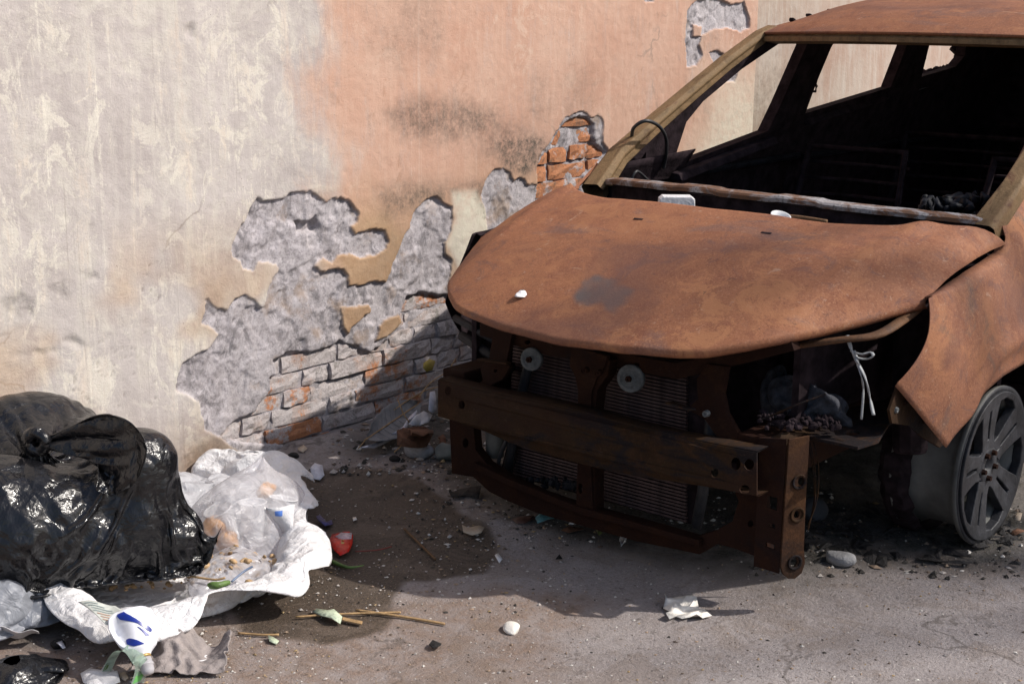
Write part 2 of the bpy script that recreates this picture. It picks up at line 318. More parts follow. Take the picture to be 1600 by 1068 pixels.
# ------------------------------------------------------------------ plastered brick wall
def c5(ps): return [(260 + x * 0.41186, 280 + y * 0.41186) for x, y in ps]
def c2(ps): return [(680 + x * 0.2247, 160 + y * 0.2247) for x, y in ps]
def c4(ps): return [(900 + x * 0.4375, y * 0.4375) for x, y in ps]
def pxw(ps):
    return [tuple(wy(x, y)[[0, 2]]) for x, y in ps]
MAIN = pxw(c5([(345, 65), (380, 80), (430, 70), (470, 55), (550, 42), (590, 75), (610, 90), (625, 75), (660, 68), (700, 85), (730, 130), (725, 165), (705, 182), (722, 207), (790, 190), (830, 195), (848, 230), (830, 265), (770, 292), (738, 303), (708, 282), (660, 290), (630, 315), (598, 300), (575, 320), (565, 335), (590, 348), (640, 335), (680, 340), (692, 370), (697, 405), (740, 400), (790, 385), (835, 385), (860, 320), (880, 270), (920, 190), (940, 120), (985, 80), (1025, 60), (1050, 90), (1085, 110), (1090, 150), (1080, 200), (1062, 240), (1060, 280), (1085, 310), (1080, 350), (1070, 400), (1150, 470), (1500, 560)])) + [(4.9, 0.30), (4.9, -0.2), (3.2, -0.2)] + pxw(c5([(505, 1035), (420, 1045), (300, 1045), (215, 985), (150, 950), (142, 900), (130, 850), (90, 825), (35, 800), (45, 750), (60, 700), (110, 665), (160, 640), (200, 592), (175, 570), (130, 545), (150, 500), (155, 455), (185, 485), (235, 495), (255, 455), (300, 438), (335, 455), (360, 488), (372, 480), (385, 430), (405, 385), (430, 345), (415, 322), (350, 312), (335, 350), (300, 340), (285, 310), (250, 300), (245, 275), (265, 210), (300, 165), (325, 110)]))
ISL1 = pxw(c5([(665, 490), (770, 478), (778, 500), (740, 535), (705, 560), (690, 592), (672, 560)]))
ISL2 = pxw(c5([(885, 515), (895, 540), (850, 590), (795, 615), (815, 555), (840, 530)]))
HOLE = pxw(c5([(495, 165), (545, 160), (575, 140), (588, 180), (575, 205), (500, 210)]))
BRK = pxw(c5([(300, 900), (345, 885), (405, 800), (400, 755), (430, 745), (415, 690), (470, 655), (530, 655), (560, 660), (640, 632), (660, 610), (690, 628), (780, 655), (830, 625), (890, 565), (905, 480), (920, 445), (980, 430), (1110, 440), (1500, 600)])) + [(4.9, 0.26), (4.9, -0.2), (3.2, -0.2)] + pxw(c5([(540, 985), (480, 1010), (300, 1000), (215, 985), (240, 940)]))
UP = pxw(c2([(850, 190), (900, 115), (960, 75), (1010, 65), (1055, 78), (1085, 98), (1130, 85), (1162, 115), (1172, 200), (1165, 270), (1200, 320), (1218, 345), (1200, 400), (1100, 520), (1000, 760), (690, 760), (700, 640), (710, 560), (715, 440), (740, 350), (790, 290), (825, 215)]))
UPB = pxw(c2([(865, 180), (935, 112), (1000, 88), (1080, 108), (1122, 150), (1110, 240), (1150, 290), (1205, 345), (1150, 420), (1060, 500), (1000, 740), (700, 740), (715, 560), (722, 450), (795, 310)]))
ERO = pxw(c2([(345, 560), (360, 510), (400, 470), (470, 452), (520, 480), (545, 560), (575, 525), (620, 525), (640, 562), (700, 572), (725, 640), (700, 760), (380, 1010), (350, 780), (320, 640)]))
TOP = pxw(c4([(395, 40), (430, 5), (500, -6), (560, 15), (600, 8), (620, 60), (620, 100), (590, 115), (550, 100), (500, 103), (452, 128), (440, 160), (455, 200), (430, 238), (395, 236), (390, 150)]))
TOPI = pxw(c4([(418, 90), (452, 92), (450, 130), (420, 132)]))
TOP2 = pxw(c4([(475, 190), (500, 183), (592, 212), (570, 290), (535, 292), (490, 322), (468, 310), (500, 250)]))
TOP3 = pxw(c4([(240, -8), (292, -8), (280, 8), (250, 8)])); TOP4 = pxw(c4([(318, 545), (335, 525), (356, 548), (352, 575), (318, 575)]))
GOU = [pxw(p) for p in ([(75, 448), (98, 440), (108, 462), (96, 474), (82, 466)], [(2, 470), (30, 455), (55, 470), (52, 492), (25, 500), (4, 512)], [(25, 552), (60, 544), (92, 548), (60, 556)], [(100, 530), (120, 526), (138, 545), (122, 545)], [(286, 42), (300, 40), (303, 56), (290, 58)], [(128, 428), (150, 426), (154, 436), (132, 440)], [(140, 350), (146, 352), (142, 360), (138, 358)], [(650, 470), (668, 466), (670, 478), (655, 480)])]
CREAM = pxw([(705, 300), (745, 298), (765, 330), (768, 400), (720, 420), (700, 380), (712, 340)])
MOULD = [(pxw([(600, 175), (660, 150), (730, 160), (780, 175), (790, 205), (700, 220), (630, 215)]), .05, .75), (pxw(c2([(390, 235), (560, 225), (740, 235), (800, 330), (710, 470), (600, 520), (500, 470), (430, 400)])), .03, 1.0),
         (pxw([(590, 300), (640, 285), (720, 290), (700, 315), (640, 330), (600, 345)]), .06, .8), (pxw([(735, 200), (800, 190), (850, 210), (800, 260), (760, 250)]), .05, .6), (pxw([(715, 285), (770, 280), (780, 330), (765, 345), (740, 300)]), .03, .7)]
WEND = 6.03
wxs = axis([(-6, 0, 1.0), (0, 1.6, 0.2), (1.6, WEND, 0.0058)]); wzs = axis([(-0.25, -0.02, 0.05), (-0.02, 1.75, 0.0058), (1.75, 3.0, 0.12)])
WX, WZ = np.meshgrid(wxs, wzs, indexing='ij')
e1 = 0.011 * fbm(WX * 16, WZ * 16, 5, 30, 0.68); e2 = 0.011 * fbm(WX * 16, WZ * 16, 5, 31, 0.68); PX = WX + e1; PZ = WZ + e2
near = (WX > 1.5) & (WX < 6.1) & (WZ < 1.8)
def sd(poly):
    r = np.full(WX.shape, 9.0); r[near] = sdf(PX[near], PZ[near], poly); return r
dm = sd(MAIN); di = np.minimum(sd(ISL1), sd(ISL2)); dm = np.maximum(dm, -di)
top = np.minimum(np.minimum(np.maximum(sd(TOP), -sd(TOPI)), sd(TOP2)), np.minimum(sd(TOP3), sd(TOP4)))
up = sd(UP); ero = sd(ERO); gou = np.minimum.reduce([sd(g) for g in GOU])
allp = np.minimum.reduce([dm, top, up, ero])
dbrk = np.minimum(sd(BRK), sd(UPB) + 0.004); hole = sd(HOLE)
rec = sst(0.0016, -0.0026, allp)                       # 1 = plaster has fallen off
recb = sst(0.004, -0.008, dbrk) * rec
rough = fbm(WX * 24, WZ * 24, 5, 40, 0.6); lay = fbm(WX * 7, WZ * 7, 4, 44)
dep = 0.004 * fbm(WX * 1.5, WZ * 1.5, 3, 33) + 0.0012 * fbm(WX * 40, WZ * 40, 3, 35)
dep = dep + rec * (0.0055 + 0.0055 * sst(-0.03, 0.05, lay) + 0.0038 * rough) + 0.004 * rec * sst(0.0, 0.06, fbm(WX * 13, WZ * 13, 4, 46))
dep = dep + recb * 0.021
dep = dep + sst(0.004, -0.006, hole) * 0.03 + sst(0.012, -0.02, gou + 0.012 * fbm(WX * 30, WZ * 30, 4, 49)) * (0.006 + 0.008 * rough)
dep = dep - 0.0015 * sst(0.012, 0.002, allp) * (1 - rec) * (0.5 + fbm(WX * 10, WZ * 10, 3, 47))   # lifted plaster lip
# fine cracks
cr = np.abs(fbm(WX * 2.6, WZ * 2.6, 5, 50, 0.55)); crm = sst(0.004, 0.0, cr) * (WZ < 0.75) * sst(0.0, 0.25, fbm(WX * 1.1, WZ * 1.1, 2, 52)); dep = dep + 0.004 * crm * (1 - rec)
salm = sst(3.05, 3.40, WX + 0.24 * fbm(WX * 3, WZ * 2.6, 4, 60) + 0.07 * fbm(WX * 13, WZ * 5, 3, 59) - 0.06 * sst(1.25, 1.5, WZ) + 0.10 * sst(0.9, 0.55, WZ) + 0.02 * fbm(WX * 30, WZ * 9, 3, 61)) * sst(0.50, 0.80, WZ + 0.12 * fbm(WX * 4, WZ * 4, 3, 62))
tanm = sst(3.02, 3.30, WX + 0.10 * fbm(WX * 5, WZ * 5, 3, 63)) * sst(1.0, 0.72, WZ + 0.08 * fbm(WX * 4, WZ * 4, 3, 64)) * 0.85 + 0.62 * sst(-0.05, 0.35, fbm(WX * 3, WZ * 3, 4, 65)) * sst(0.95, 0.6, WZ)
mould = np.zeros(WX.shape)
for poly, soft, am in MOULD: mould = np.maximum(mould, am * sst(soft, -soft, sd(poly)))
mould = np.maximum(mould, 0.32 * sst(0.1, 0.5, fbm(WX * 2.2, WZ * 2.2, 4, 68)) * sst(3.2, 3.5, WX)); mould = np.maximum(mould, crm * 0.6)
mould = np.maximum(mould, 0.28 * sst(0.015, -0.01, gou)); mould = np.maximum(mould, 0.22 * sst(0.02, 0.004, allp) * (1 - rec) * sst(0.0, 0.4, fbm(WX * 9, WZ * 9, 3, 69)))
cream = np.maximum(sst(0.02, -0.02, sd(CREAM)), 0.85 * sst(0.1, 0.4, fbm(WX * 5, WZ * 0.9, 4, 70)) * sst(2.35, 2.55, WX) * sst(2.95, 2.6, WX) * sst(0.95, 0.5, WZ))
cream = np.maximum(cream, 0.9 * sst(5.35, 5.75, WX + 0.15 * fbm(WX * 4, WZ * 4, 4, 71)) * sst(1.5, 0.9, WZ + 0.2 * fbm(WX * 3, WZ * 3, 3, 72)))
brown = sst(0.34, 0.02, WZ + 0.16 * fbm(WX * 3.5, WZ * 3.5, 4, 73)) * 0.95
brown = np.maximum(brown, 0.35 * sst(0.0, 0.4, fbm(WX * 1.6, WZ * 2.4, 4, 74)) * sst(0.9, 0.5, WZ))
V = np.stack([WX, WALLY + dep, WZ], -1); V, Q = grid(V)
A1 = np.stack([salm, mould, cream], -1).reshape(-1, 3); A2 = np.stack([rec, tanm * (1 - cream), brown], -1).reshape(-1, 3)
wall = thing('plaster_wall', (3.2, WALLY, 0), 'old peeling plaster wall, whitish left and salmon right, bricks laid bare', 'wall')
# faces split into sound plaster and the rough coat that is left where it fell off
isr = (rec.reshape(-1)[Q].mean(1) > 0.55)
def sub_mesh(name, sel):
    q = Q[sel]; u, inv = np.unique(q, return_inverse=True); me = fast_mesh(name, V[u], inv.reshape(q.shape))
    vcol(me, 'wa', A1[u]); vcol(me, 'wb', A2[u]); return link(name, me, MW, wall)
sub_mesh('plaster_coat', ~isr); sub_mesh('scratch_coat', isr)
obj('masonry_core', box(((WEND - 6) / 2, WALLY + 0.235, 1.35), (WEND + 6, 0.30, 3.28)), MW, wall)
# bricks
def brick_mesh(L, seed, hgt=0.056):
    rs = np.random.RandomState(seed); nx = 6 if L > 0.16 else 4; nz = 3
    P = np.zeros((nx + 1, nz + 1, 3)); 
    for i in range(nx + 1):
        for j in range(nz + 1):
            x = (i / nx - 0.5) * L; z = (j / nz - 0.5) * hgt; ed = (i in (0, nx)) + (j in (0, nz))
            P[i, j] = (x + rs.uniform(-.004, .004), rs.uniform(-.0045, .0045) + ed * 0.0015 + (ed == 2) * rs.uniform(0, .008), z + rs.uniform(-.0035, .0035))
    v, f = grid(P); v = [tuple(p) for p in v]; f = [tuple(int(a) for a in q) for q in f]
    ring = [i * (nz + 1) for i in range(nx + 1)] + [nx * (nz + 1) + j for j in range(1, nz + 1)] + [i * (nz + 1) + nz for i in range(nx - 1, -1, -1)] + [j for j in range(nz - 1, 0, -1)]
    k = len(v); v += [(v[i][0], 0.045, v[i][2]) for i in ring]
    for a in range(len(ring)): f.append((ring[a], k + a, k + (a + 1) % len(ring), ring[(a + 1) % len(ring)]))
    me = bpy.data.meshes.new('brick'); me.from_pydata(v, [], f); me.update(); me.materials.append(MB)
    bm = bmesh.new(); bm.from_mesh(me); bmesh.ops.recalc_face_normals(bm, faces=bm.faces); bm.to_mesh(me); bm.free(); return me
STR = [brick_mesh(0.252, s) for s in range(4)]; HED = [brick_mesh(0.118, 10 + s) for s in range(4)]
rb = random.Random(11)
def inside(x, z, poly): return sdf(np.array([x]), np.array([z]), poly)[0]
def lay_bricks(poly, x0, x1, zs, hh, bare, row0=None):
    for r, z in enumerate(zs):
        x = x0 - rb.uniform(0, 0.2)
        while x < x1:
            st = rb.random() < 0.52; L = 0.262 if st else 0.128
            cx = x + L / 2; x += L
            pts = [inside(cx + t * L, z, poly) for t in (-0.42, -0.2, 0, 0.2, 0.42)]
            if min(pts) > 0.002: continue
            me = rb.choice(STR if st else HED); o = bpy.data.objects.new('brick', me); COL.objects.link(o); o.parent = wall
            fully = max(pts) < 0.0
            o.location = (cx - 3.2 + rb.uniform(-.002, .002), 0.0185 + rb.uniform(-.006, .007) + (0 if fully else 0.003), z + rb.uniform(-.0025, .0025))
            o.rotation_euler = (rb.uniform(-.06, .06), rb.uniform(-.009, .009), rb.uniform(-.03, .03)); o.scale = (rb.uniform(.95, 1.0), 1, hh / 0.056 * rb.uniform(.95, 1.03))
            o['bare'] = bare + (rb.uniform(0.02, 0.07) if rb.random() < 0.3 else rb.uniform(-0.07, 0.0))
lay_bricks(BRK, 2.75, 4.5, [0.012 + 0.0615 * i for i in range(-0, 9)], 0.054, -0.055)
lay_bricks(UPB, 4.25, 4.95, [0.66 + 0.0695 * i for i in range(0, 8)], 0.057, 0.20)
# the next length of wall beyond the joint
def m_wall2():
    k = Mt('pale_wall', 0.9, 0, 0.25); n1 = k.noise(2.5, 6, 0.65); n2 = k.noise(20, 5, 0.75); st = k.noise(9, 6, 0.7, 0.3, k.map((2.4, 1, 0.22)))
    c = k.mix(k.rng(n1, 0.35, 0.62), (0.40, 0.275, 0.215), (0.47, 0.385, 0.325)); c = k.mix(k.rng(st, 0.46, 0.66, 0, 0.6), c, (0.54, 0.495, 0.44))
    x = k.n('SeparateXYZ'); k.L(k.co, x.inputs[0]); gx = k.rng(k.math('ADD', x.outputs[0], k.math('MULTIPLY', n1, 0.5)), 0.55, 0.95)
    c = k.mix(k.math('MULTIPLY', k.rng(gx, 0, 1, 0.75, 0.0), k.rng(k.math('ADD', x.outputs[2], k.math('MULTIPLY', n2, 0.5)), 1.55, 1.2, 0.25, 1)), c, k.mix(k.rng(n2, 0.35, 0.65), (0.16, 0.15, 0.125), (0.42, 0.385, 0.31)))
    zz = k.rng(k.math('ADD', x.outputs[2], k.math('MULTIPLY', n2, 0.35)), 1.28, 1.12)
    c = k.mix(k.math('MULTIPLY', zz, k.rng(n2, 0.5, 0.66, 0, 0.55)), c, (0.13, 0.10, 0.08)); c = k.mix(k.rng(zz, 0, 1, 0, 0.45), c, (0.36, 0.255, 0.19))
    k.col(c); k.bump(n2, 0.4, 0.01); return k.m
w2 = thing('pale_wall', (6.05, WALLY, 0), 'stained pale wall beyond the vertical joint, seen through the car windows', 'wall')
xs = axis([(6.036, 12, 0.05), (12, 30, 1.5)]); zs = axis([(-.2, 3.0, 0.05)]); X2, Z2 = np.meshgrid(xs, zs, indexing='ij')
v, q = grid(np.stack([X2 - 6.05, 0.012 + 0.006 * fbm(X2 * 2, Z2 * 2, 4, 80) - 0.006 + 0 * X2, Z2], -1))
o = link('pale_wall_face', fast_mesh('pale_wall_face', v, q), m_wall2()); o.parent = w2; o.name = 'plaster_coat'
obj('masonry_core', box((18.02, WALLY + 0.19, 1.35), (23.9, 0.30, 3.28)), MW, w2)
# ------------------------------------------------------------------ the burnt-out car
def m_rust(name, A, B, Cc, G, bright=1.0, gm=(0.56, 0.68), grain=1.0, spec=0.3, tone=1.0):
    k = Mt(name, 0.78, 0.0, spec); n1 = k.noise(2.6, 6, 0.62, 0.4); n2 = k.noise(13, 6, 0.7, 0.3); n3 = k.noise(150, 4, 0.75); n4 = k.noise(5.5, 6, 0.7, 0.6, k.map((1, 0.55, 1.4), (0, 0, 0.6)))
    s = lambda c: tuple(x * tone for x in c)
    c = k.mix(k.rng(n1, 0.36, 0.64), A, B); c = k.mix(k.rng(n2, 0.5, 0.68, 0, 0.7), c, Cc)
    c = k.mix(k.rng(n4, gm[0], gm[1], 0, 0.85), c, G)
    c = k.mix(k.rng(n3, 0.56, 0.63, 0, 0.42 * grain), c, s((0.40, 0.21, 0.12))); c = k.mix(k.rng(n3, 0.43, 0.36, 0, 0.45 * grain), c, s((0.055, 0.025, 0.018)))
    sc = k.noise(42, 3, 0.6, 0, k.map((1, 0.06, 1), (0, 0.2, 0.9))); sc2 = k.noise(36, 3, 0.6, 0, k.map((0.05, 1, 1), (0, 0, 0.5)))
    f = k.math('MULTIPLY', k.math('MAXIMUM', k.rng(sc, 0.70, 0.73), k.rng(sc2, 0.70, 0.73)), k.rng(n2, 0.5, 0.58)); c = k.mix(k.math('MULTIPLY', f, 0.55 * grain), c, s((0.46, 0.31, 0.21)))
    cl = k.noise(7, 9, 0.8, 0.7); cl2 = k.noise(24, 8, 0.78, 0.4); bg_ = k.noise(1.3, 3)
    c = k.mix(k.math('MULTIPLY', k.rng(cl, 0.53, 0.57), k.rng(bg_, 0.4, 0.6, 0.1, 0.75 * grain)), c, s((0.335, 0.150, 0.070)))
    c = k.mix(k.math('MULTIPLY', k.rng(cl, 0.45, 0.41), k.rng(bg_, 0.6, 0.4, 0.15, 0.7 * grain)), c, s((0.105, 0.058, 0.052)))
    c = k.mix(k.math('MULTIPLY', k.rng(cl2, 0.61, 0.64), 0.6 * grain), c, s((0.36, 0.235, 0.165))); c = k.mix(k.math('MULTIPLY', k.rng(cl2, 0.38, 0.35), 0.55 * grain), c, s((0.07, 0.035, 0.028)))
    c = k.mix(k.math('MULTIPLY', k.attr('hm')[0], k.rng(n2, .3, .6, .6, 1)), c, (0.10, 0.092, 0.092))
    n5 = k.noise(1.7, 5, 0.6, 1.2, k.map((1, 0.4, 1), (0, 0, 0.75))); c = k.mix(k.rng(n5, 0.52, 0.62, 0, 0.55), c, s((0.115, 0.052, 0.040)))
    k.col(c); k.rough(k.rng(n2, 0.3, 0.7, 0.62, 0.9)); k.bump(k.math('ADD', n3, k.math('MULTIPLY', n2, 0.7)), 0.36, 0.004); return k.m
RUST = m_rust('rusted_panel', (0.215, 0.086, 0.044), (0.275, 0.112, 0.055), (0.17, 0.062, 0.037), (0.160, 0.088, 0.070))
RUSTF = m_rust('rusted_wing', (0.195, 0.082, 0.045), (0.24, 0.10, 0.054), (0.15, 0.058, 0.035), (0.13, 0.08, 0.058))
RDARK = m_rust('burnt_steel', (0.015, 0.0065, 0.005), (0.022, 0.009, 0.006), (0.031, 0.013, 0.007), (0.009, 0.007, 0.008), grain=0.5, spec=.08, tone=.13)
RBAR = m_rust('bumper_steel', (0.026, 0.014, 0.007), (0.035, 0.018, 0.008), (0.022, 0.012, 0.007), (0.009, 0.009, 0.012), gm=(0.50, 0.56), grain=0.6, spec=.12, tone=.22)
CHAR = flat('charred_metal', (0.024, 0.017, 0.020), 0.85, 0, 0.6, 20, 0.3, .06)
CHARB = flat('charred_trim', (0.013, 0.014, 0.018), 0.6, 0, 0.6, 25, 0.3, .15)
def m_pillar():
    k = Mt('scorched_pillar', 0.7, 0, 0.3); n = k.noise(22, 6, 0.7, 0.5, k.map((0.35, 1, 0.6), (0, -0.55, 0))); n2 = k.noise(120, 4, 0.7)
    c = k.ramp(n, [(0.32, (0.075, 0.036, 0.018)), (0.45, (0.15, 0.095, 0.045)), (0.56, (0.205, 0.128, 0.062)), (0.68, (0.11, 0.05, 0.026))])
    c = k.mix(k.rng(n2, 0.55, 0.7, 0, 0.6), c, (0.27, 0.185, 0.10)); k.col(c); k.bump(k.math('ADD', n, n2), 0.4, 0.006); return k.m
PILL = m_pillar()
def m_cowl():
    k = Mt('flaked_cowl', 0.75, 0, 0.3); n = k.noise(16, 6, 0.7, 0.6, k.map((1, 0.5, 1))); n2 = k.noise(90, 4, 0.7)
    c = k.mix(k.rng(n, 0.46, 0.56), (0.15, 0.075, 0.042), (0.30, 0.285, 0.29)); c = k.mix(k.rng(n2, 0.5, 0.66, 0, 0.75), c, (0.07, 0.06, 0.06)); k.col(c); k.bump(n2, 0.4, 0.006); return k.m
COWL = m_cowl()
FIN = flat('condenser_fin', (0.085, 0.056, 0.055), 0.6, 0.1, 0.5, 30, 0.1, .2)
ALU = flat('burnt_alloy', (0.030, 0.031, 0.036), 0.5, 0.1, 0.6, 14, 0.25, .3)
ALUG = flat('ashy_barrel', (0.125, 0.125, 0.118), 0.75, 0.0, 0.35, 9, 0.2)
HORN = flat('ashy_horn', (0.11, 0.118, 0.122), 0.7, 0, 0.4, 60, 0.3)
ASH = flat('grey_ash', (0.040, 0.042, 0.052), 0.9, 0, 0.6, 40, 0.5)
car = thing('burnt_car', (3.82, YC, 0), 'burnt-out rusty car without front bumper parked beside the peeling wall', 'car')
def mir(vf): return [Vector((p[0], 2 * YC - p[1], p[2])) for p in vf[0]], [tuple(reversed(q)) for q in vf[1]]
ip = lambda x, xs, ys: float(np.interp(x, xs, ys))
# --- hood
FW = [0, .2, .36, .42, .5, .55, .62, .7, .77]; FXs = [2.815, 2.83, 2.865, 2.887, 2.945, 3.0, 3.115, 3.265, 3.40]; FZs = [.672, .674, .682, .689, .705, .716, .735, .764, .79]
RWs = [0, .3, .5, .62, .70, .745, .77]; RXs = [3.515, 3.53, 3.585, 3.665, 3.765, 3.86, 3.905]; RZs = [.945, .943, .938, .936, .937, .936, .93]
def smooth_ip(x, xs, ys):      # gently rounded interpolation
    return sum(ip(abs(x) + d, xs, ys) * k for d, k in ((-.015, .25), (0, .5), (.015, .25)))
def hood_pt(u, v):
    w_ = u * 0.765; a = abs(w_)
    fx = smooth_ip(w_, FW, FXs); fz = smooth_ip(w_, FW, FZs); rx = smooth_ip(w_, RWs, RXs); rz = smooth_ip(w_, RWs, RZs)
    t = v; cxm = fx + (rx - fx) * 0.45; czm = fz + (rz - fz) * 0.58 + 0.028
    x = (1 - t) ** 2 * fx + 2 * t * (1 - t) * cxm + t * t * rx; z = (1 - t) ** 2 * fz + 2 * t * (1 - t) * czm + t * t * rz
    z -= 0.052 * max(0, (a - .69) / .075) ** 2 * t + 0.006 * max(0, (a - .60) / .165) ** 2 * t
    z += 0.011 * math.exp(-((a - 0.54 - 0.08 * t) / 0.035) ** 2) * (0.25 + t) - 0.006 * math.exp(-((a - 0.40) / 0.1) ** 2) * t
    return (x, YC + w_, z)
HU, HV = 120, 70
HP = np.array([[hood_pt(-1 + 2 * i / HU, j / HV) for j in range(HV + 1)] for i in range(HU + 1)])
HP[..., 2] += 0.006 * fbm(HP[..., 0] * 3, HP[..., 1] * 3, 3, 90) + 0.0012 * fbm(HP[..., 0] * 14, HP[..., 1] * 14, 3, 91)
def hood_at0(px, py):
    d = _ray(px, py); P = HP.reshape(-1, 3) - CAMP; t = P @ d / (d @ d); e = np.linalg.norm(P - t[:, None] * d, axis=1); return HP.reshape(-1, 3)[e.argmin()][:2]
fr = np.array([p[0] for p in HP[:, :1]]); lip = [fr + np.array([0.002, 0, -0.010]), fr + np.array([0.016, 0, -0.016])]
HPx = np.concatenate([np.stack(lip[::-1], 1), HP], 1)
v, q = grid(HPx); hme = fast_mesh('hood', v, q); PATCH = [hood_at0(x, y) for x, y in ((905, 442), (930, 433), (965, 446), (988, 455), (980, 470), (960, 488), (940, 474), (920, 480), (903, 470))]
pm = sst(.010, -.012, sdf(v[:, 0] + .02 * fbm(v[:, 0] * 25, v[:, 1] * 25, 3, 5), v[:, 1] + .02 * fbm(v[:, 0] * 25, v[:, 1] * 25, 3, 6), PATCH)); vcol(hme, 'hm', np.stack([pm, pm * 0, pm * 0], -1)); hood = link('hood', hme, RUST, car); m = hood.modifiers.new('s', 'SOLIDIFY'); m.thickness = 0.004; m.offset = 1
def hood_at(px, py):
    best = None
    d = _ray(px, py); P = HP.reshape(-1, 3) - CAMP; t = P @ d / (d @ d); e = np.linalg.norm(P - t[:, None] * d, axis=1); return HP.reshape(-1, 3)[e.argmin()]
for px, py in ((997, 343), (1196, 367)):
    p = hood_at(px, py); obj('washer_slot', box(tuple(p + np.array([0, 0, .0045])), (.008, .030, .003), (0, -.35, .1)), CHAR, car)
# inner stiffening frame of the hood
obj('hood_brace', join(tube([(2.99, YC + s, .665) for s in (-.36, -.2, 0, .2, .36)], 0.016, 6), tube([(3.16, YC - .56, .70), (3.02, YC - .38, .665)], .014, 6), tube([(3.16, YC + .56, .70), (3.02, YC + .38, .665)], .014, 6)), RDARK, car)
# --- wings: ruled between the lower edge (headlamp cut, lower tip, wheel arch) and the shut line with the hood
AX, AZ, AR = 3.845, 0.25, 0.345
_ar = [tuple(wy(x, y, 1.45)[[0, 2]]) for x, y in ((1490, 667), (1505, 641), (1530, 612), (1560, 586), (1597, 564))]
ARX = [3.435] + [p[0] for p in _ar] + [4.02, 4.10, 4.16, 4.19, 4.195]; ARZ = [.397] + [p[1] for p in _ar] + [.54, .50, .42, .33, .262]; ARS = list(np.linspace(0, 1, len(ARX)))
def wing_low(t):
    if t < .18: s = t / .18; return (3.36 - .14 * s + .03 * math.sin(s * 3.14), .803 - .203 * s)
    if t < .38: s = (t - .18) / .20; return (3.22 + .215 * s, .60 - .203 * s - .012 * math.sin(s * 3.14))
    if t < .88: s = (t - .38) / .50; return (ip(s, ARS, ARX), ip(s, ARS, ARZ))
    s = (t - .88) / .12; return (4.195 + .25 * s, .262 - .05 * s)
def wing_top(t):
    return (ip(t, [0, .35, .6, .66, .71, .80, 1], [3.38, 3.64, 3.86, 3.915, 3.93, 4.02, 4.50]), ip(t, [0, .35, .6, .66, .71, .80, 1], [.806, .838, .862, .89, .952, .988, 1.01]))
def wing_y(x, z, s):
    y = 1.437 + 0.10 * max(0, (z - .62) / .35) ** 1.8 + 0.012 * ((z - .55) / .3) ** 2
    y += 0.10 * max(0, (3.45 - x) / .3) ** 2
    r = math.hypot(x - AX, z - AZ); y -= 0.016 * math.exp(-((r - AR - .02) / .03) ** 2)
    return y
def wing():
    nt_, ns = 110, 26; P = np.zeros((nt_ + 1, ns + 1, 3))
    for i in range(nt_ + 1):
        t = i / nt_; a = wing_low(t); b = wing_top(t)
        for j in range(ns + 1):
            s = j / ns; x = a[0] + (b[0] - a[0]) * s; z = a[1] + (b[1] - a[1]) * s
            P[i, j] = (x, wing_y(x, z, s) + (0.022 * max(0, (s - .93) / .07) ** 2 if t < .62 else 0), z - (0.008 * max(0, (s - .93) / .07) ** 2 if t < .62 else 0))
    P[..., 1] += 0.003 * fbm(P[..., 0] * 5, P[..., 2] * 5, 3, 95)
    return grid(P)
wv = wing(); o = obj('fender', wv, RUSTF, car, True, solid=0.0022)
o = obj('fender', mir(wv), CHAR, car, True, solid=-0.004)
# --- roof and header
def head_x(w_): return 4.70 + 0.15 * (w_ / .63) ** 2
RP = np.zeros((61, 61, 3))
for i in range(61):
    w_ = -.64 + 1.28 * i / 60; a = abs(w_) / .64
    for j in range(61):
        s = (j / 60) ** 1.6; x = head_x(w_) + (7.3 - head_x(w_)) * s; d = x - head_x(w_)
        z = 1.437 + 0.125 * (1 - math.exp(-d / .30)) + 0.03 * math.sin(min(1, d / 2.4) * 3.14) - 0.05 * max(0, a - .55) ** 2 / .2 * min(1, d / .3) + 0.010 * (1 - a * a)
        RP[i, j] = (x, YC + w_, z)
RP[..., 2] += (0.012 * fbm(RP[..., 0] * 1.6, RP[..., 1] * 2.2, 3, 97) + 0.009 * fbm(RP[..., 0] * 4, RP[..., 1] * 4, 2, 98)) * sst(0, .25, RP[..., 0] - 4.72 - .1)
v, q = grid(RP); roof = link('roof', fast_mesh('roof', v, q), RUST, car); m = roof.modifiers.new('s', 'SOLIDIFY'); m.thickness = 0.01; m.offset = -1
hw = np.linspace(-.63, .63, 30)
def strip(fn, prof, n): # sweep a closed profile (dx, dz) along points fn(i)
    P = np.array([[(fn(i)[0] + a, fn(i)[1], fn(i)[2] + b) for a, b in prof] for i in range(n)]); return grid(P, True)
hz = lambda i: 1.437 + .010 * (1 - (hw[i] / .64) ** 2)
obj('windscreen_header', strip(lambda i: (head_x(hw[i]), YC + hw[i], hz(i)), [(-.004, -.034), (-.004, -.018), (.012, -.012), (.012, -.004), (.09, -.004), (.09, -.045)], 30), PILL, car)
for x_, s_ in ((5.0, (.03, .02, .014)), (5.13, (.045, .022, .012)), (5.3, (.03, .02, .010))):
    q_ = RP[57].copy(); q_ = q_[np.abs(q_[:, 0] - x_).argmin()]; obj('roof_rail_stub', box((q_[0], q_[1], q_[2] + s_[2] * .35), s_, (0, .2, .2)), CHAR, car, bevel=.004)
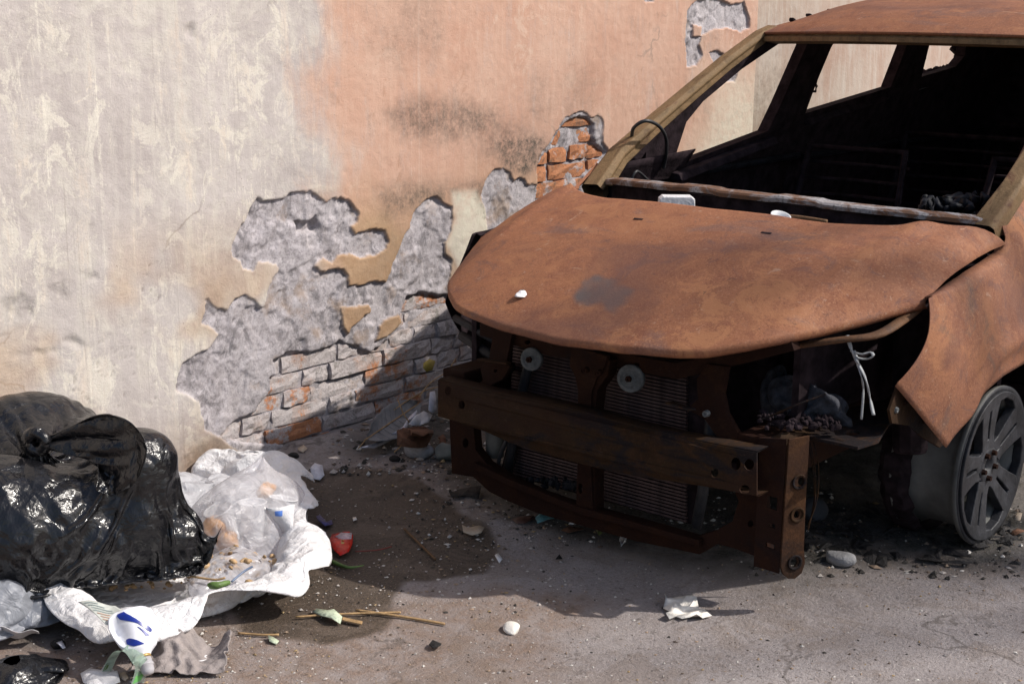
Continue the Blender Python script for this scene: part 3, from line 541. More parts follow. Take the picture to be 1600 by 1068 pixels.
# --- A pillars
def pillar(pts, wd, ht):
    P = []
    for i, p in enumerate(pts):
        p = Vector(p); t = (Vector(pts[min(i + 1, len(pts) - 1)]) - Vector(pts[max(i - 1, 0)])).normalized(); a = Vector((0, 1, 0)); b = t.cross(a).normalized(); a = b.cross(t)
        P.append([p + a * wd[i] * x + b * ht[i] * y for x, y in ((-.5, .15), (-.38, -.1), (-.42, -.5), (.42, -.5), (.5, -.3), (.5, .35), (.36, .5), (-.34, .5))])
    return grid(np.array(P), True)
APTS = [(3.89, 2.965, .90), (4.05, 2.982, 1.012), (4.25, 2.968, 1.118), (4.45, 2.95, 1.222), (4.65, 2.93, 1.325), (4.85, 2.905, 1.42), (4.93, 2.897, 1.45)]
ap = pillar(APTS, [.085, .07, .062, .058, .056, .056, .056], [.07, .062, .056, .052, .05, .046, .03])
obj('windscreen_pillar', ap, PILL, car, bevel=.004); obj('windscreen_pillar', mir(ap), PILL, car, bevel=.004)
flap = hexa([(3.80, 2.99, .905), (3.97, 3.05, .93), (3.97, 3.06, .935), (3.80, 3.0, .91), (3.82, 2.985, .915), (3.99, 3.02, .985), (3.99, 3.03, .99), (3.82, 2.995, .92)])
obj('bent_flap', flap, RUST, car)
# --- cowl
CPTS = [(3.95, 2.975, .935), (3.84, 2.80, .956), (3.745, 2.58, .968), (3.69, 2.34, .974), (3.675, 2.12, .974), (3.70, 1.92, .968), (3.77, 1.73, .957), (3.90, 1.57, .938)]
def dense(pts, n):
    pts = np.array(pts); t = np.linspace(0, len(pts) - 1, n); i = np.clip(t.astype(int), 0, len(pts) - 2); f = (t - i)[:, None]
    p0 = pts[np.clip(i - 1, 0, None)]; p1 = pts[i]; p2 = pts[i + 1]; p3 = pts[np.clip(i + 2, None, len(pts) - 1)]
    return 0.5 * (2 * p1 + (p2 - p0) * f + (2 * p0 - 5 * p1 + 4 * p2 - p3) * f ** 2 + (3 * p1 - p0 - 3 * p2 + p3) * f ** 3)
cp = dense(CPTS, 60); cn = fbm(np.arange(60) * .35, np.zeros(60), 3, 99)
obj('cowl_rail', strip(lambda i: (cp[i][0], cp[i][1], cp[i][2] + .0015 * cn[i] + (0.004 if i in range(20, 26) or i in range(34, 40) else 0)), [(-.010, -.014), (-.012, -.002), (-.006, .004), (.040, .006), (.046, .0), (.040, -.012)], 60), COWL, car)
obj('cowl_panel', strip(lambda i: (cp[i][0] + .012, cp[i][1], cp[i][2] - .02), [(0, 0), (.02, 0), (.02, -.19), (0, -.19)], 60), CHAR, car)
obj('cowl_tray', strip(lambda i: (cp[i][0] - .26, cp[i][1], .815), [(0, 0), (.3, 0), (.3, -.01), (0, -.01)], 60), CHAR, car)
# --- sides: pillars, window openings, doors
def sidep(px, py):
    Y = 3.0
    for _ in range(6): p = wy(px, py, Y); Y = 3.03 - 0.26 * (p[2] - .93)
    return (p[0], p[2])
side_map = lambda p: (p[0], 3.03 - 0.26 * (p[1] - .93) + p[2], p[1])
W1 = [sidep(*p) for p in [(1041, 261), (1192, 204), (1213, 160), (1258, 57), (1225, 57), (1150, 108), (1090, 158), (1064, 190)]]
W2 = [sidep(*p) for p in [(1250, 177), (1384, 136), (1414, 58), (1352, 57), (1300, 57), (1290, 75), (1268, 128)]]
W3 = [sidep(*p) for p in [(1432, 120), (1486, 104), (1500, 87), (1503, 61), (1470, 60), (1447, 60)]]
QT = [sidep(*p) for p in [(972, 281), (998, 283), (1001, 236), (985, 258)]]
UPO = [(3.98, .90)] + [(x, .90) for x in np.arange(4.2, 7.3, .2)] + [(7.3, .9), (7.3, 1.44), (6.6, 1.46)] + [(x, 1.465) for x in np.arange(6.4, 5.2, -.2)] + [(5.05, 1.455), (4.85, 1.40), (4.65, 1.30), (4.45, 1.195), (4.25, 1.09), (4.05, .985)]
sv = plate_vf(UPO, [W1, W2, W3, QT], 0.05, None, None); sv = ([Vector(side_map(p)) for p in sv[0]], sv[1])
obj('window_frame', sv, CHAR, car); sm_ = mir(sv); obj('window_frame', ([p + Vector((.05, .075, -.02)) for p in sm_[0]], sm_[1]), RUSTF, car)
def body(x0, x1, y=3.075, zs=(.22, .3, .45, .6, .75, .9, .94)):
    P = np.array([[(x, y - 0.05 * ((z - .55) / .4) ** 2 + .005, z) for z in zs] for x in np.linspace(x0, x1, 12)]); return grid(P)
for nm, a, b in (('front_door', 4.46, 5.36), ('rear_door', 5.37, 6.28), ('quarter_panel', 6.29, 7.3)):
    p = obj(nm, body(a, b), CHAR, car, True, solid=-0.02); obj(nm, mir(body(a, b)), RUSTF, car, True, solid=0.02)
    obj('inner_rail', tube([(a + .02, 2.985, .915), (b - .02, 2.985, .925)], .014, 6), CHARB, car)
E0 = [sidep(1035, 268), sidep(1196, 211)]; E1 = [sidep(1250, 184), sidep(1388, 143)]; E2 = [sidep(1431, 131), sidep(1502, 108)]
for e, mt in ((E0, CHAR), (E1, CHAR), (E2, HORN)):  # third sill paler: the bluish light on it is put into its colour
    obj('window_sill', hexa([(e[0][0], 2.94, e[0][1] - .03), (e[1][0], 2.94, e[1][1] - .03), (e[1][0], 3.0, e[1][1] - .03), (e[0][0], 3.0, e[0][1] - .03), (e[0][0], 2.955, e[0][1] - .004), (e[1][0], 2.955, e[1][1] - .004), (e[1][0], 2.99, e[1][1]), (e[0][0], 2.99, e[0][1])]), mt, car, bevel=.004)
bl = [wy(*p, 2.97) for p in ((1268, 122), (1272, 128), (1276, 135), (1274, 143), (1266, 143), (1265, 134), (1268, 128))]
obj('belt_buckle', join(tube(bl, .006, 6), box(wy(1271, 127, 2.97), (.03, .02, .04), (0, .3, 0))), CHAR, car)
bl = wy(1441, 77, 2.93); obj('belt_anchor', join(box(bl, (.04, .03, .06), (0, .2, 0)), box(bl + np.array([.01, 0, -.04]), (.05, .02, .03), (0, -.3, 0))), CHAR, car, bevel=.006)
rj = np.random.RandomState(4); burnt = []
for i in range(16):
    p = wy(1500 + rj.uniform(-4, 22), rj.uniform(60, 110), 2.98); burnt.append(box(p, rj.uniform(.02, .07, 3), rj.uniform(-1, 1, 3)))
for i in range(26):
    p = wy(1432 + 54 * i / 26, 119 - 15 * i / 26, 3.0); burnt.append(box(p, rj.uniform(.012, .03, 3), rj.uniform(-1, 1, 3)))
obj('melted_trim', join(*burnt), CHAR, car)
# interior
obj('floor_pan', box((5.7, YC, .27), (3.1, 1.5, .03)), CHAR, car); obj('tailgate', join(box((7.30, YC, .85), (.05, 1.64, 1.3)), box((7.2, YC, 1.45), (.12, 1.2, .14))), CHAR, car)
obj('underbody_blocker', join(box((3.62, 2.28, .30), (.9, .86, .03)), box((3.98, 2.28, .30), (.5, 1.3, .03))), CHAR, car)  # unseen plates added under the engine to block light and darken the underside
obj('bulkhead', box((3.98, YC, .60), (.03, 1.34, .66)), CHAR, car)
obj('dash_beam', join(tube([(4.12, 1.6, .86), (4.12, 2.3, .87), (4.12, 2.95, .86)], .03, 10), box((4.06, 2.45, .80), (.12, .3, .16)), box((4.08, 1.85, .78), (.12, .25, .2))), CHAR, car)
def seat(x, y, wd):
    out = [tube([(x - .25, y - wd / 2, .52), (x + .22, y - wd / 2, .50), (x + .38, y - wd / 2 + .03, .98), (x + .38, y + wd / 2 - .03, .98), (x + .22, y + wd / 2, .50), (x - .25, y + wd / 2, .52), (x - .25, y - wd / 2, .52)], .016, 7)]
    for t in np.linspace(0.1, .9, 7): out.append(tube([(x + .22 + .2 * t, y - wd / 2 + .02, .5 + .46 * t), (x + .25 + .2 * t, y, .5 + .46 * t), (x + .22 + .2 * t, y + wd / 2 - .02, .5 + .46 * t)], .007, 5))
    out += [box((x, y, .46), (.5, wd, .06)), box((x, y, .36), (.4, wd * .8, .14))]
    return join(*out)
for x, y, wd in ((4.85, 1.88, .48), (4.85, 2.66, .48), (5.75, 1.95, .6), (5.75, 2.6, .6), (6.55, 2.27, 1.1)): obj('seat_frame', seat(x, y, wd), CHAR, car)
lum = []
for i in range(26):
    p = gz(1470 + rj.uniform(-32, 70), 322 + rj.uniform(-10, 8), .93); a = rj.uniform(0, 6.28); lum.append(tube([p + rj.uniform(-.03, .03, 3) for _ in range(4)], list(rj.uniform(.008, .018, 4)), 6))
obj('melted_dash_lump', join(*lum), CHARB, car, True)
# --- front end
def fp(x, y, X): return tuple(wx(x, y, X)[1:])
def fplate(name, px, holes, X, thick, mt, lean=0.0, bend=0.0, bevel=0.0015):
    o_ = [fp(x, y, X) for x, y in px]; hs = [[fp(x, y, X) for x, y in h] for h in holes]; z0 = min(p[1] for p in o_)
    v_, f_ = plate_vf(o_, hs, thick, None, None, None, bevel)
    return obj(name, ([Vector((X + p.z + lean * (p.y - z0) + bend * (p.x - YC) ** 2, p.x, p.y)) for p in v_], f_), mt, car)
def ell(cx_, cy_, a, b, n=12): return [(cx_ + a * math.cos(2 * math.pi * k / n), cy_ + b * math.sin(2 * math.pi * k / n)) for k in range(n)]
# bumper beam
bt = [(685, 593), (720, 603), (760, 613), (800, 620), (850, 630), (900, 642), (950, 656), (1000, 669), (1060, 683), (1120, 695), (1183, 707)]; bb = [(1183, 774), (1120, 762), (1060, 752), (1000, 744), (950, 734), (900, 722), (850, 708), (800, 692), (760, 674), (720, 660), (685, 650)]
BX = lambda w_: 2.935 - 0.02 * (w_ / .55) ** 2
def bp(x, y):
    X = 2.95
    for _ in range(5): p = wx(x, y, X); X = BX(p[1] - YC)
    return p
def dens(pl, k=6):
    out = []
    for i in range(len(pl) - 1):
        for t in range(k): out.append((pl[i][0] + (pl[i + 1][0] - pl[i][0]) * t / k, pl[i][1] + (pl[i + 1][1] - pl[i][1]) * t / k))
    return out + [pl[-1]]
bt3 = np.array([bp(*p) for p in dens(bt)]); bb3 = np.array([bp(*p) for p in dens(bb)])
o2 = [(p[1], p[2]) for p in bt3] + [(p[1], p[2]) for p in bb3]
holes = [[tuple(bp(*q)[1:]) for q in ell(*h)] for h in ((1150, 724, 8, 10), (1171, 725, 8, 9), (1164, 764, 8, 7), (1117, 738, 6, 7), (701, 610, 5, 7), (722, 632, 5, 7))]
v_, f_ = plate_vf(o2, holes, 0.004)
beam = obj('bumper_beam', ([Vector((BX(p.x - YC) + p.z, p.x, p.y)) for p in v_], f_), RBAR, car)
bk = bb3[::-1]
def flange(e, dz, dep):
    a = e; P = np.stack([a + (0, 0, 0), a + (.008, 0, dz), a + (dep, 0, dz), a + (dep, 0, dz * .4), a + (.010, 0, dz * .0)], 1); return grid(P, True)
obj('beam_flange', flange(bt3, .004, .055), RBAR, beam, True); obj('beam_flange', flange(bk, -.004, .055), RBAR, beam, True)
# lower crossmember with its left upright, centre post, latch brackets
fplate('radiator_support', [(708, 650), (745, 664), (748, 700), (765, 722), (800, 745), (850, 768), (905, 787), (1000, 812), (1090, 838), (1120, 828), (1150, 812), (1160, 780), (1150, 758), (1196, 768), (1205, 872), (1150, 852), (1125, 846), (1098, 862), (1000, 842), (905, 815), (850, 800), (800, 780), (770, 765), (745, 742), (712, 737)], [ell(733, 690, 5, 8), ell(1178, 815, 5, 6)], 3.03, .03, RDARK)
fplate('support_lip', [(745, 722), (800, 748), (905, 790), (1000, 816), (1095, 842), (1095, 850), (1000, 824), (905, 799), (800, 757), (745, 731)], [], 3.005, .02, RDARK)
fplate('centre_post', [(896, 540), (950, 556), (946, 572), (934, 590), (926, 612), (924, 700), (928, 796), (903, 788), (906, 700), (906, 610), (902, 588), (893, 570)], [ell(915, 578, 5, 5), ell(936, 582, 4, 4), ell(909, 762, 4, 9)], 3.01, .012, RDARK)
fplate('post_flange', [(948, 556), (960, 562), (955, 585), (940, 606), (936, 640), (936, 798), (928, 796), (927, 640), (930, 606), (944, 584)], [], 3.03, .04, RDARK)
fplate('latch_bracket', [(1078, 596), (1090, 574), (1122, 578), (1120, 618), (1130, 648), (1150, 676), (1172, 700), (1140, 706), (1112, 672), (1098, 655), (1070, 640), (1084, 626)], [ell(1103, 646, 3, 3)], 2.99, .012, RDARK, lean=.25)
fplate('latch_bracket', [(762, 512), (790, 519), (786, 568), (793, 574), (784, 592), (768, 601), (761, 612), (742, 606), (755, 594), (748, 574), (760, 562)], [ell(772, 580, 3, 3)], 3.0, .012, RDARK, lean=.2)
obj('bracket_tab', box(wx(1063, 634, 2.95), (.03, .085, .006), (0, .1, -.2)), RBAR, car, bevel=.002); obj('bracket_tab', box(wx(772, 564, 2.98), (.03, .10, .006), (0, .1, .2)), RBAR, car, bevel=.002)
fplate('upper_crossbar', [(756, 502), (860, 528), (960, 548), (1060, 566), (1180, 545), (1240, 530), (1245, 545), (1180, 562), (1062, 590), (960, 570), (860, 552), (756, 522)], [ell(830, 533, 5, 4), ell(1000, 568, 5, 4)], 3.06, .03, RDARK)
for px, py in ((1103, 646), (936, 582), (915, 578), (862, 536)):
    p = Vector(wx(px, py, 2.975)); obj('bolt', lathe([(0, 0), (-.006, .004), (-.006, .008), (0, .009), (.008, .009)], p, (1, 0, 0), 8), HORN if px == 1103 else RDARK, car)
# condenser with fins and side tanks
cond = obj('condenser', (lambda c: hexa([wx(*c[0], 3.15), wx(*c[1], 3.15), wx(*c[1], 3.165), wx(*c[0], 3.165), wx(*c[3], 3.15), wx(*c[2], 3.15), wx(*c[2], 3.165), wx(*c[3], 3.165)]))([(782, 738), (1092, 822), (1118, 585), (830, 532)]), CHAR, car)
cb = wx(785, 738, 3.13); ct = wx(828, 538, 3.13); cr_ = wx(1090, 820, 3.13); nf = 42
finme = None
for i in range(nf):
    s = (i + .5) / nf; p = Vector(cb) + (Vector(ct) - Vector(cb)) * s; L = 0.66; cy_ = p.y - L / 2 - .012 + .10 * s
    if finme is None:
        fv, ff = box((0, 0, 0), (.012, L, .0062), (0, .25, 0)); finme = bpy.data.meshes.new('fin'); finme.from_pydata([tuple(a) for a in fv], [], ff); finme.materials.append(FIN)
    o = bpy.data.objects.new('fin', finme); COL.objects.link(o); o.parent = cond; o.matrix_parent_inverse = Matrix.Translation(-Vector(car.location)) if False else Matrix.Identity(4)
    o.location = (3.14 + .0008 * math.sin(i * 2.1), cy_, p.z); o.rotation_euler = (0.0008 * math.sin(i * 1.7), 0, 0); o.scale.y = 1 - 0.06 * s
    o.parent = cond
obj('side_tank', tube([wx(793, 738, 3.11), wx(806, 660, 3.11), wx(822, 585, 3.11), wx(836, 535, 3.11)], .016, 10), ALU, cond, True); obj('side_tank', tube([wx(1088, 822, 3.11), wx(1098, 770, 3.11), wx(1118, 590, 3.11)], .016, 10), ALU, cond, True)
obj('coolant_hose', tube(dense([wx(783, 735, 3.07), wx(779, 720, 3.06), wx(790, 690, 3.06), wx(795, 676, 3.07)], 12), .007, 6), ALU, car, True)
obj('washer_bottle', lathe([(0, .0), (0, .028), (.09, .03), (.095, .02), (.11, .02), (.11, 0)], wx(773, 712, 3.09), (0, 0, 1), 14), ALUG, car, True)
# horns
for px, py, r in ((830, 561, .034), (985, 591, .039)):
    c = Vector(wx(px, py, 3.03)); n_ = Vector((-1, -.25, .12))
    h = obj('horn', lathe([(.0, 0), (.012, .006), (.012, r * .3), (.004, r * .36), (.010, r * .48), (.003, r * .58), (.010, r * .68), (.003, r * .8), (.006, r * .92), (0, r), (-.012, r), (-.018, r * .8), (-.03, r * .5), (-.03, 0)], c, n_, 28), HORN, car, True)
    obj('mount_nut', lathe([(.012, 0), (.02, .004), (.02, .009), (.010, .010)], c, n_, 6), RDARK, h)
    obj('mount_strap', tube([c + Vector((.02, 0, 0)), c + Vector((.03, 0, .045)), c + Vector((.05, 0, .075))], .008, 6), RDARK, h)
# right front corner: folded crash bracket, its top plate, headlamp tray, wing stay, upper bar
A0 = Vector(wx(1194, 705, 2.99)); Q0 = Vector(wx(1214, 702, 3.0))
M1 = frame((2.985, 1.700, 0), (.30, -.95, 0), (0, 0, 1)); M2 = frame((2.998, 1.661, 0), (.87, -.49, 0), (0, 0, 1))
obj('crash_bracket', plate_vf([(-.03, .13), (.035, .12), (.035, .475), (-.03, .47)], [[(-.005, .29), (.022, .285), (.022, .32), (-.005, .325)], [(0, .24), (.02, .237), (.02, .25), (0, .252)], [(-.004, .185), (.022, .18), (.022, .195), (-.004, .20)]], .004, M1, None, None, .001), RDARK, car)
cbk = obj('crash_bracket', plate_vf([(-.004, .18), (-.004, .14), (.004, .118), (.02, .105), (.038, .103), (.056, .115), (.064, .14), (.058, .18), (.056, .30), (.056, .478), (0, .475)], [circ(.031, .147, .016, 12, .8), circ(.033, .275, .012, 12, .8), circ(.040, .362, .013, 12, .8)], .005, M2, None, None, .0015), m_rust('corner_steel', (0.030, 0.015, 0.009), (0.048, 0.022, 0.011), (0.08, 0.038, 0.017), (0.016, 0.012, 0.012), grain=.6, spec=.12, tone=.3), car)
for yy in (.147, .275, .362):
    p = M2 @ Vector((.034, yy, .003)); obj('hole_collar', lathe([(0, .0165), (.004, .021), (.005, .019), (.004, .0145), (0, .0135)], p, M2.col[2][:3], 14, True), RBAR, cbk, True)
obj('bracket_top', hexa([wx(1160, 704, 2.99), wx(1213, 708, 2.99), gz(1256, 677, .468), gz(1222, 676, .475), Vector(wx(1160, 704, 2.99)) + Vector((0, 0, .006)), Vector(wx(1213, 708, 2.99)) + Vector((0, 0, .006)), gz(1256, 676, .474), gz(1222, 675, .481)]), RBAR, car)
obj('chassis_rail', box((3.28, 1.76, .40), (.58, .09, .13), (0, 0, .0)), RDARK, car, bevel=.006); obj('chassis_rail', box((3.45, 2.78, .40), (.95, .09, .13)), RDARK, car, bevel=.006)
def zpoly(px, z): return [tuple(gz(x, y, z)[:2]) for x, y in px]
v_, f_ = plate_vf(zpoly([(1225, 670), (1262, 652), (1320, 640), (1385, 625), (1412, 600), (1420, 622), (1402, 655), (1388, 664), (1372, 690), (1340, 700), (1256, 682)], .46), [zpoly(ell(1331, 678, 13, 4.5, 14), .46)], .006, None, None, None, .001)
obj('headlamp_tray', ([Vector((p.x, p.y, .46 + p.z)) for p in v_], f_), RBAR, car)
obj('tray_lip', hexa([gz(1256, 682, .445), gz(1372, 690, .445), gz(1372, 689, .447) + np.array([0, .006, 0]), gz(1256, 681, .447) + np.array([0, .006, 0]), gz(1256, 679, .460), gz(1372, 688, .460), gz(1372, 687, .462) + np.array([0, .006, 0]), gz(1256, 678, .462) + np.array([0, .006, 0])]), RBAR, car)
def yplate(name, px, holes, Y, th, mt):
    v_, f_ = plate_vf([tuple(wy(x, y, Y)[[0, 2]]) for x, y in px], [[tuple(wy(x, y, Y)[[0, 2]]) for x, y in h] for h in holes], th, None, None, None, .001)
    return obj(name, ([Vector((p.x, Y + p.z, p.y)) for p in v_], f_), mt, car)
wst = yplate('wing_stay', [(1404, 596), (1440, 612), (1462, 650), (1482, 688), (1466, 698), (1440, 682), (1420, 664), (1392, 660), (1388, 640)], [], 1.50, .006, RBAR)
for p in ((1400, 640), (1414, 628), (1443, 657), (1472, 676)): obj('bolt', lathe([(0, 0), (.005, .004), (.005, .007), (0, .009)], wy(*p, 1.496), (0, -1, 0), 8), HORN if p[0] == 1400 else RDARK, wst)
obj('headlamp_bar', tube(dense([wx(1245, 540, 3.12), wx(1310, 531, 3.14), wx(1370, 523, 3.20), (3.33, 1.535, .745), (3.40, 1.53, .765)], 20), [.017] * 20, 8, True, .5), m_rust('bar_rust', (0.07, 0.032, 0.015), (0.12, 0.06, 0.026), (0.05, 0.025, 0.013), (0.02, 0.013, 0.01), tone=.4), car, True)
obj('inner_apron', join(box((3.52, 1.73, .52), (.75, .02, .36)), box((3.95, 1.66, .55), (.03, .3, .5))), CHAR, car)
obj('inner_apron', join(box((3.52, 2.85, .52), (.75, .02, .36)), box((3.95, 2.9, .5), (.03, .3, .5))), CHAR, car)
obj('lamp_backing', hexa([(3.22, 2.86, .42), (3.36, 3.03, .42), (3.38, 3.03, .42), (3.24, 2.86, .42), (3.22, 2.86, .66), (3.36, 3.03, .70), (3.38, 3.03, .70), (3.24, 2.86, .66)]), CHAR, car)
obj('lamp_bar', join(tube([(3.18, 2.80, .60), (3.22, 2.95, .61), (3.28, 3.03, .60)], .022, 8), tube([(3.12, 2.72, .53), (3.2, 2.98, .56)], .012, 8), tube([(3.1, 2.66, .47), (3.22, 2.97, .50)], .016, 8)), CHARB, car, True)
eng = [box((3.55, 2.2, .50), (.45, .6, .4)), box((3.5, 2.5, .6), (.3, .3, .2)), box((3.45, 2.0, .62), (.2, .3, .16), (0, 0, .2)), tube([(3.3, 1.9, .6), (3.4, 2.3, .68), (3.5, 2.6, .62)], .04, 8), tube([(3.62, 1.62, .3), (3.68, 1.68, .75)], .05, 10)]
obj('engine_block', join(*eng), CHAR, car, bevel=.02)
def lumps(name, pts, rad, mt, par, seed):
    rs = np.random.RandomState(seed); out = []
    for p in pts:
        bm = bmesh.new(); bmesh.ops.create_icosphere(bm, subdivisions=1, radius=rad * rs.uniform(.6, 1.3)); 
        sc = rs.uniform(.5, 1.3, 3); v_ = [Vector((q.co.x * sc[0], q.co.y * sc[1], q.co.z * sc[2])) * rs.uniform(.75, 1.2) + Vector(p) for q in bm.verts]; out.append((v_, [tuple(x.index for x in f.verts) for f in bm.faces])); bm.free()
    return tag(obj(name, join(*out), mt, par), kind='stuff')
lumps('ash_heap', [gz(1185 + rj.uniform(0, 130), 655 + rj.uniform(-14, 14), .49) for _ in range(80)], .010, CHAR, car, 3)
lumps('ash_heap', [wx(790 + rj.uniform(0, 120), 752 + rj.uniform(-4, 10) + 20 * 0, 3.08) for _ in range(50)], .012, CHARB, car, 4)
obj('loose_wire', tube(dense([gz(1190, 655, .5), gz(1215, 645, .52), gz(1245, 632, .55), gz(1290, 615, .58)], 12), .003, 5), RBAR, car)
for dx in (0, 9, 3): obj('loose_wire', tube(dense([wx(1262 + dx, 690, 3.12), wx(1270 + dx, 730, 3.12), wx(1272 + dx * .5, 780, 3.13), wx(1262, 830 - dx, 3.12)], 14), .0018, 4), RBAR, car)
# --- front wheel, tyre burnt off
def wheel(cx_, cy_, steer, sgn, det=True):
    C0 = Vector((cx_, cy_, .248)); n_ = Vector((-math.sin(steer) * 1, -math.cos(steer) * sgn, 0)); fx_ = Vector((0, 0, 1)).cross(n_)
    Mw = frame(C0, fx_, (0, 0, 1)); W = obj('front_wheel' if det else 'front_wheel', lathe([(.0, .247), (-.006, .248), (-.018, .244), (-.022, .232), (-.03, .222), (-.05, .205), (-.12, .200), (-.17, .205), (-.195, .222), (-.21, .245), (-.216, .246), (-.216, .238), (-.19, .215), (-.16, .197), (-.05, .194), (-.02, .215), (-.004, .234)], C0, n_, 64, True), ALUG, car, True)
    def rad(a, r): return (r * math.cos(a), r * math.sin(a))
    hs = []
    for k in range(5):
        a0 = math.radians(104 + 72 * k)
        b = a0 + math.radians(36); hs.append([rad(b + math.radians(d), r) for d, r in ((-19, .206), (-7, .216), (7, .216), (19, .206), (18, .16), (13, .095), (4, .074), (-4, .074), (-13, .095), (-18, .16))])
        hs.append([rad(a0 + math.radians(d), r) for d, r in ((-2.6, .19), (2.6, .19), (4.2, .14), (5, .085), (-5, .085), (-4.2, .14))])
    hs.append(circ(0, 0, .026, 16))
    def dish(p): r = math.hypot(p.x, p.y); return Vector((p.x, p.y, p.z - .028 + .020 * (r / .22) ** 2 + (-.018 if r < .05 else 0)))
    out = [rad(2 * math.pi * k / 72, .228) for k in range(72)]
    obj('spokes', plate_vf(out, hs, .022, Mw, dish, 2, .004), ALU, W)
    obj('rim_lip', lathe([(.002, .2475), (-.012, .2455), (-.016, .232), (-.012, .224), (-.004, .226), (.0, .236)], C0, n_, 64, True), ALU, W, True)
    obj('hub', lathe([(-.03, 0), (-.028, .022), (-.012, .026), (-.012, .060), (-.03, .068), (-.05, .07)], C0, n_, 24), ALU, W, True)
    for k in range(5):
        p = Mw @ Vector((.042 * math.cos(math.radians(54 + 72 * k)), .042 * math.sin(math.radians(54 + 72 * k)), -.012)); obj('lug_nut', lathe([(.012, 0), (.012, .008), (0, .010), (-.01, .010)], p, n_, 6), RDARK, W)
    obj('brake_disc', lathe([(-.10, .05), (-.10, .145), (-.115, .145), (-.115, .05)], C0, n_, 40, True), RDARK, W, True)
    obj('axle_stub', lathe([(-.05, .04), (-.3, .04), (-.3, 0)], C0, n_, 16), CHAR, W)
    rs = np.random.RandomState(9); P = []
    for k in range(80):     # burnt tyre beads lying round the barrel
        t = 2 * math.pi * k / 80; P.append([C0 + n_ * (-.205 + .05 * math.cos(u) + rs.uniform(-.006, .006)) + (fx_ * math.cos(t) + Vector((0, 0, 1)) * math.sin(t)) * (.232 + .018 * math.sin(u) + rs.uniform(-.005, .005)) for u in np.linspace(0, 2 * math.pi, 7)[:-1]])
    P.append(P[0]); v_, f_ = grid(np.array(P), True); obj('tyre_bead', ([Vector((a[0], a[1], max(a[2], .008))) for a in v_], f_), CHAR, W)
    C1 = Vector((cx_, cy_, .2365)); W.scale = (.95,) * 3; W.location = C1 - C0 * .95
    return W
wheel(3.862, 1.475, math.radians(1), 1); wheel(3.84, 2 * YC - 1.475, math.radians(0), -1)
for y_ in (1.475, 2 * YC - 1.475): obj('rear_wheel', lathe([(0, .247), (-.02, .23), (-.05, .2), (-.17, .2), (-.21, .246), (-.216, .23), (-.1, .15), (-.02, .1), (-.015, 0)], (6.45, y_, .25), (0, -1 if y_ < YC else 1, 0), 40), ALUG, car, True)
# ------------------------------------------------------------------ cloth and film by relaxation on a regular grid
def cloth_obj(name, P, mt, parent=None, per=False, sub=1, cap=False):
    v, q = grid(P, per); me = fast_mesh(name, v, q); o = link(name, me, mt, parent, True)
    if sub: m = o.modifiers.new('u', 'SUBSURF'); m.levels = sub; m.render_levels = sub
    return o
def crease(k, sc, amt):
    q = k.n('TexNoise'); k.L(k.co, q.inputs['Vector']); q.inputs['Scale'].default_value = sc * .6; q.inputs['Detail'].default_value = 3; s_ = k.n('VectorMath'); s_.operation = 'SCALE'; k.L(q.outputs['Color'], s_.inputs[0]); s_.inputs['Scale'].default_value = .9 / sc; d = k.n('VectorMath'); d.operation = 'ADD'; k.L(k.co, d.inputs[0]); k.L(s_.outputs[0], d.inputs[1])
    return k.math('MULTIPLY', k.math('MINIMUM', k.voro(sc, 'DISTANCE_TO_EDGE', d.outputs[0]), 0.28), amt)
def film(name, c, rough=0.3, trans=0.0, bump=0.5, sc=30, spec=0.5, alpha=1.0, sss=0.0):
    k = Mt(name, rough, 0, spec); n = k.noise(sc, 3, 0.6, 1.2); v1 = k.voro(sc * .8, 'F1', k.map((1, 1, 1)))
    k.col(k.mix(k.rng(k.noise(sc * .4, 4), 0.35, 0.65), tuple(x * .86 for x in c), c)); k.bump(k.math('ADD', n, k.math('MULTIPLY', v1, 0.8)), bump, 0.02)
    if trans: k.b.inputs['Transmission Weight'].default_value = trans
    if alpha < 1: k.b.inputs['Alpha'].default_value = alpha
    return k.m
def m_blackbag():
    k = Mt('black_film', 0.2, 0, 0.55); n = k.noise(11, 5, 0.6, 1.3); n2 = k.noise(42, 3, 0.6, 1.0); v1 = k.voro(15)
    k.col((0.0065, 0.0065, 0.008)); k.rough(k.rng(n, 0.35, 0.65, 0.14, 0.30)); h = k.math('ADD', k.math('ADD', k.math('MULTIPLY', n, .6), k.math('MULTIPLY', n2, 0.15)), crease(k, 10, 1.3)); h = k.math('ADD', h, crease(k, 22, 0.35)); k.bump(h, 0.6, 0.02); return k.m
BLK = m_blackbag()
def m_sack():
    k = Mt('woven_white', 0.55, 0, 0.4); n = k.noise(24, 5, 0.65, 0.8); v1 = k.voro(17); wv = k.n('TexWave'); wv.inputs['Scale'].default_value = 140; k.L(k.co, wv.inputs['Vector'])
    k.col(k.mix(k.rng(k.noise(6, 6, 0.7), 0.38, 0.62), (0.70, 0.685, 0.69), (0.82, 0.81, 0.825)))
    h = k.math('ADD', k.math('ADD', n, k.math('MULTIPLY', v1, 0.7)), k.math('MULTIPLY', wv.outputs['Fac'], 0.03)); h = k.math('ADD', h, crease(k, 9, 1.6)); h = k.math('ADD', h, crease(k, 21, 0.7)); k.bump(h, 0.75, 0.022); return k.m
SACK = m_sack()
